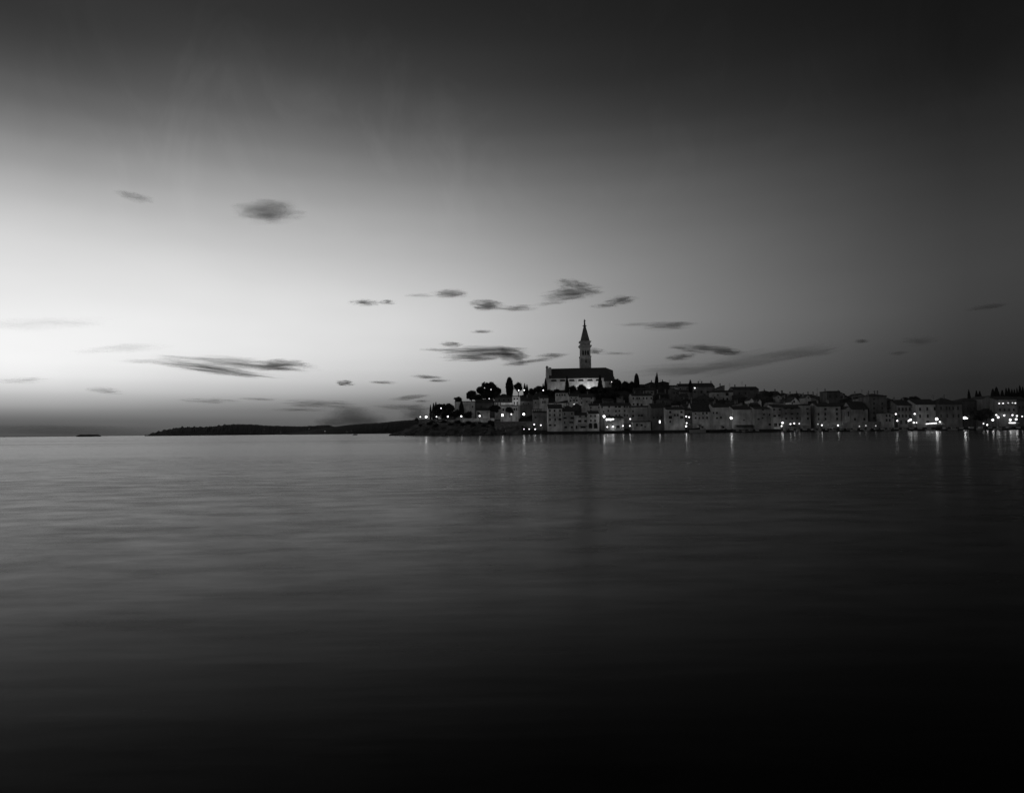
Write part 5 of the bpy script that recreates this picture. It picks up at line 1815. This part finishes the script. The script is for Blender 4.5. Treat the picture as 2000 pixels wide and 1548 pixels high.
CLOUDS = [
    ('largest lens-shaped dark cloud high on the left', 522, 414, 84, 24, 0, 1.6, 0.7),
    ('faint slanting streak cloud left of the lens-shaped cloud', 264, 385, 46, 8, 12, 0.7, 1.2),
    ('small flat cloud high above the far shore, left of the longer one', 880, 573.5, 40, 9, 0, 1.8, 1.3),
    ('dark tapering cloud above and left of the spire', 952, 597, 40, 12, 5, 2.2, 1.3),
    ('thin tail cloud trailing right of the tapering cloud', 1010, 602, 42, 6, 0, 1.6, 1.6),
    ('ragged wing-shaped cloud directly above the spire, upper part', 1125, 558, 44, 11, 10, 1.4, 2.0),
    ('ragged wing-shaped cloud directly above the spire, lower part', 1118, 573, 68, 13, -6, 2.2, 1.6),
    ('puffy small cloud above and right of the spire', 1212, 587, 36, 9, -5, 2.0, 1.6),
    ('thin streak beneath the puffy cloud right of the spire', 1182, 597, 30, 5, 0, 1.4, 1.6),
    ('thin broken cloud line left of the tapering cloud', 712, 591, 32, 6, 2, 1.8, 1.9),
    ('small fragment at the end of the thin broken line', 757, 590, 17, 5, 2, 1.3, 1.9),
    ('straight dark bar of cloud right of the bell tower', 1305, 635.5, 60, 8, -1, 1.6, 1.2),
    ('short upper streak of the layered cloud left of the tower', 882, 672, 26, 6, 3, 1.5, 2.0),
    ('long middle streak of the layered cloud left of the tower', 945, 686, 92, 11, 0, 2.2, 1.5),
    ('long lower streak of the layered cloud left of the tower', 925, 698, 72, 8, 0, 2.2, 1.4),
    ('dense right-hand clump of the layered cloud left of the tower', 1000, 692, 36, 15, 8, 2.6, 1.5),
    ('thin lowest streak of the layered cloud left of the tower', 1015, 709, 38, 5, -4, 1.6, 1.6),
    ('thin cloud streak just left of the bell tower', 1078, 694, 36, 5, -3, 1.6, 1.3),
    ('small broken cloud touching the right of the belfry', 1162, 686, 22, 7, 4, 1.3, 1.9),
    ('upper dark streak right of the bell tower', 1375, 681, 66, 9, 4, 2.2, 1.6),
    ('darkest knot at the end of the streak right of the tower', 1420, 687, 36, 7, 2, 2.4, 1.4),
    ('lower short streak right of the bell tower', 1330, 697, 34, 7, -5, 1.9, 1.5),
    ('long upper streak low over the left sea', 470, 711, 160, 12, 4, 1.4, 1.9),
    ('long lower hooked streak low over the left sea', 425, 723, 130, 8, 7, 1.7, 1.6),
    ('denser end of the long left streak', 545, 713, 60, 12, -2, 1.7, 1.7),
    ('faint thin streak far left above the sea', 240, 680, 100, 6, -4, 0.35, 1.8),
    ('faint wide veil at the left edge of the sky', 90, 632, 140, 7, -3, 0.3, 1.9),
    ('faint low streak at the left edge above the horizon bank', 40, 743, 60, 6, -3, 0.45, 1.6),
    ('wide soft slanting cloud band right of the tower', 1470, 704, 190, 18, -9, 0.9, 1.4),
    ('lower soft band above the right rooftops', 1330, 722, 130, 13, -2, 0.7, 1.4),
    ('single dark streak near the right edge of the sky', 1930, 598, 52, 7, -7, 2.2, 0.9),
    ('soft faint cloud patch low in the right sky', 1795, 665, 50, 11, -4, 1.2, 1.0),
    ('tiny dark cloud speck in the right sky', 1683, 666, 17, 5, 0, 1.8, 0.9),
    ('tiny low speck under the soft right patch', 1755, 689, 24, 5, -3, 1.4, 1.0),
    ('small dark cloud over the far shore left of the cumulus top', 674, 748, 21, 6, 2, 1.9, 1.4),
    ('thin flat streak above the cumulus', 748, 746.5, 32, 3.2, 2, 1.6, 1.2),
    ('slanting streak above the rocky point', 834, 736, 36, 4.4, 4, 1.7, 1.2),
    ('second short streak above the rocky point', 855, 743, 28, 3.4, 0, 1.4, 1.3),
    ('thin line of cloud midway between tower and lens cloud', 942, 647.5, 26, 3.4, 0, 1.4, 1.3),
    ('thin slanting streak over the cumulus right side', 800, 776, 46, 5, -5, 1.3, 1.3),
    ('tiny streak close over the point lamps', 823, 783, 20, 3, 0, 1.0, 1.2),
    ('faint low streaks above the wooded far hill', 410, 783, 60, 6, 2, 0.6, 2.2),
    ('faint smudge of cloud low on the far left', 205, 763, 40, 7, 6, 0.5, 2.0),
    ('hair-thin streak left of the small flat high cloud', 820, 577, 40, 2.6, 0, 0.9, 1.4),
    ('hair-thin streak running left from the layered cloud', 850, 683, 36, 2.8, 2, 1.0, 1.4),
    ('thin strand between the layered cloud and the church', 1052, 703, 48, 3.4, -5, 1.2, 1.5),
    ('faint strand right of the belfry cloud', 1205, 690, 40, 2.6, 1, 0.9, 1.4),
    ('faint strand trailing left of the straight dark bar', 1245, 633, 46, 3.0, 0, 0.9, 1.4),
    ('wispy strand under the ragged wing-shaped cloud', 1075, 592, 40, 3.4, -6, 0.9, 1.6),
    ('long faint strand above the long left streaks', 300, 706, 80, 4, 1, 0.6, 1.5),
    ('faint upper strand over the wide soft slanting band', 1590, 690, 70, 8, -9, 0.8, 1.3),
    ('thin low streak left of the flat cloud sheet', 505, 779, 44, 3.2, 2, 0.8, 1.5),
    ('thin low streak below the flat cloud sheet', 585, 800, 60, 3.6, 1, 0.8, 1.5),
]
for q in CLOUDS:
    cloud(*q)
far = [
    ('pale grey cumulus bank rising behind the far hills', 682, 817, 60, 32, 0, 1.5, 0.42),
    ('lower right shoulder of the cumulus bank', 722, 824, 52, 19, 0, 1.0, 0.6),
    ('lower left shoulder of the cumulus bank', 640, 826, 38, 14, 0, 0.9, 0.6),
    ('flat cloud sheet left of the cumulus top', 620, 789, 82, 9, 2, 1.0, 1.6),
    ('second cloud heap just left of the rocky point', 814, 808, 42, 22, 0, 1.2, 0.7),
    ('flat dark streak joining the two cloud heaps', 785, 795, 70, 6, 2, 1.0, 1.6),
    ('dark cloud bank along the sea horizon at the far left', 110, 840, 240, 15, 1, 1.1, 0.7),
]
for q in far:
    cloud(*q, Y=13000.0)
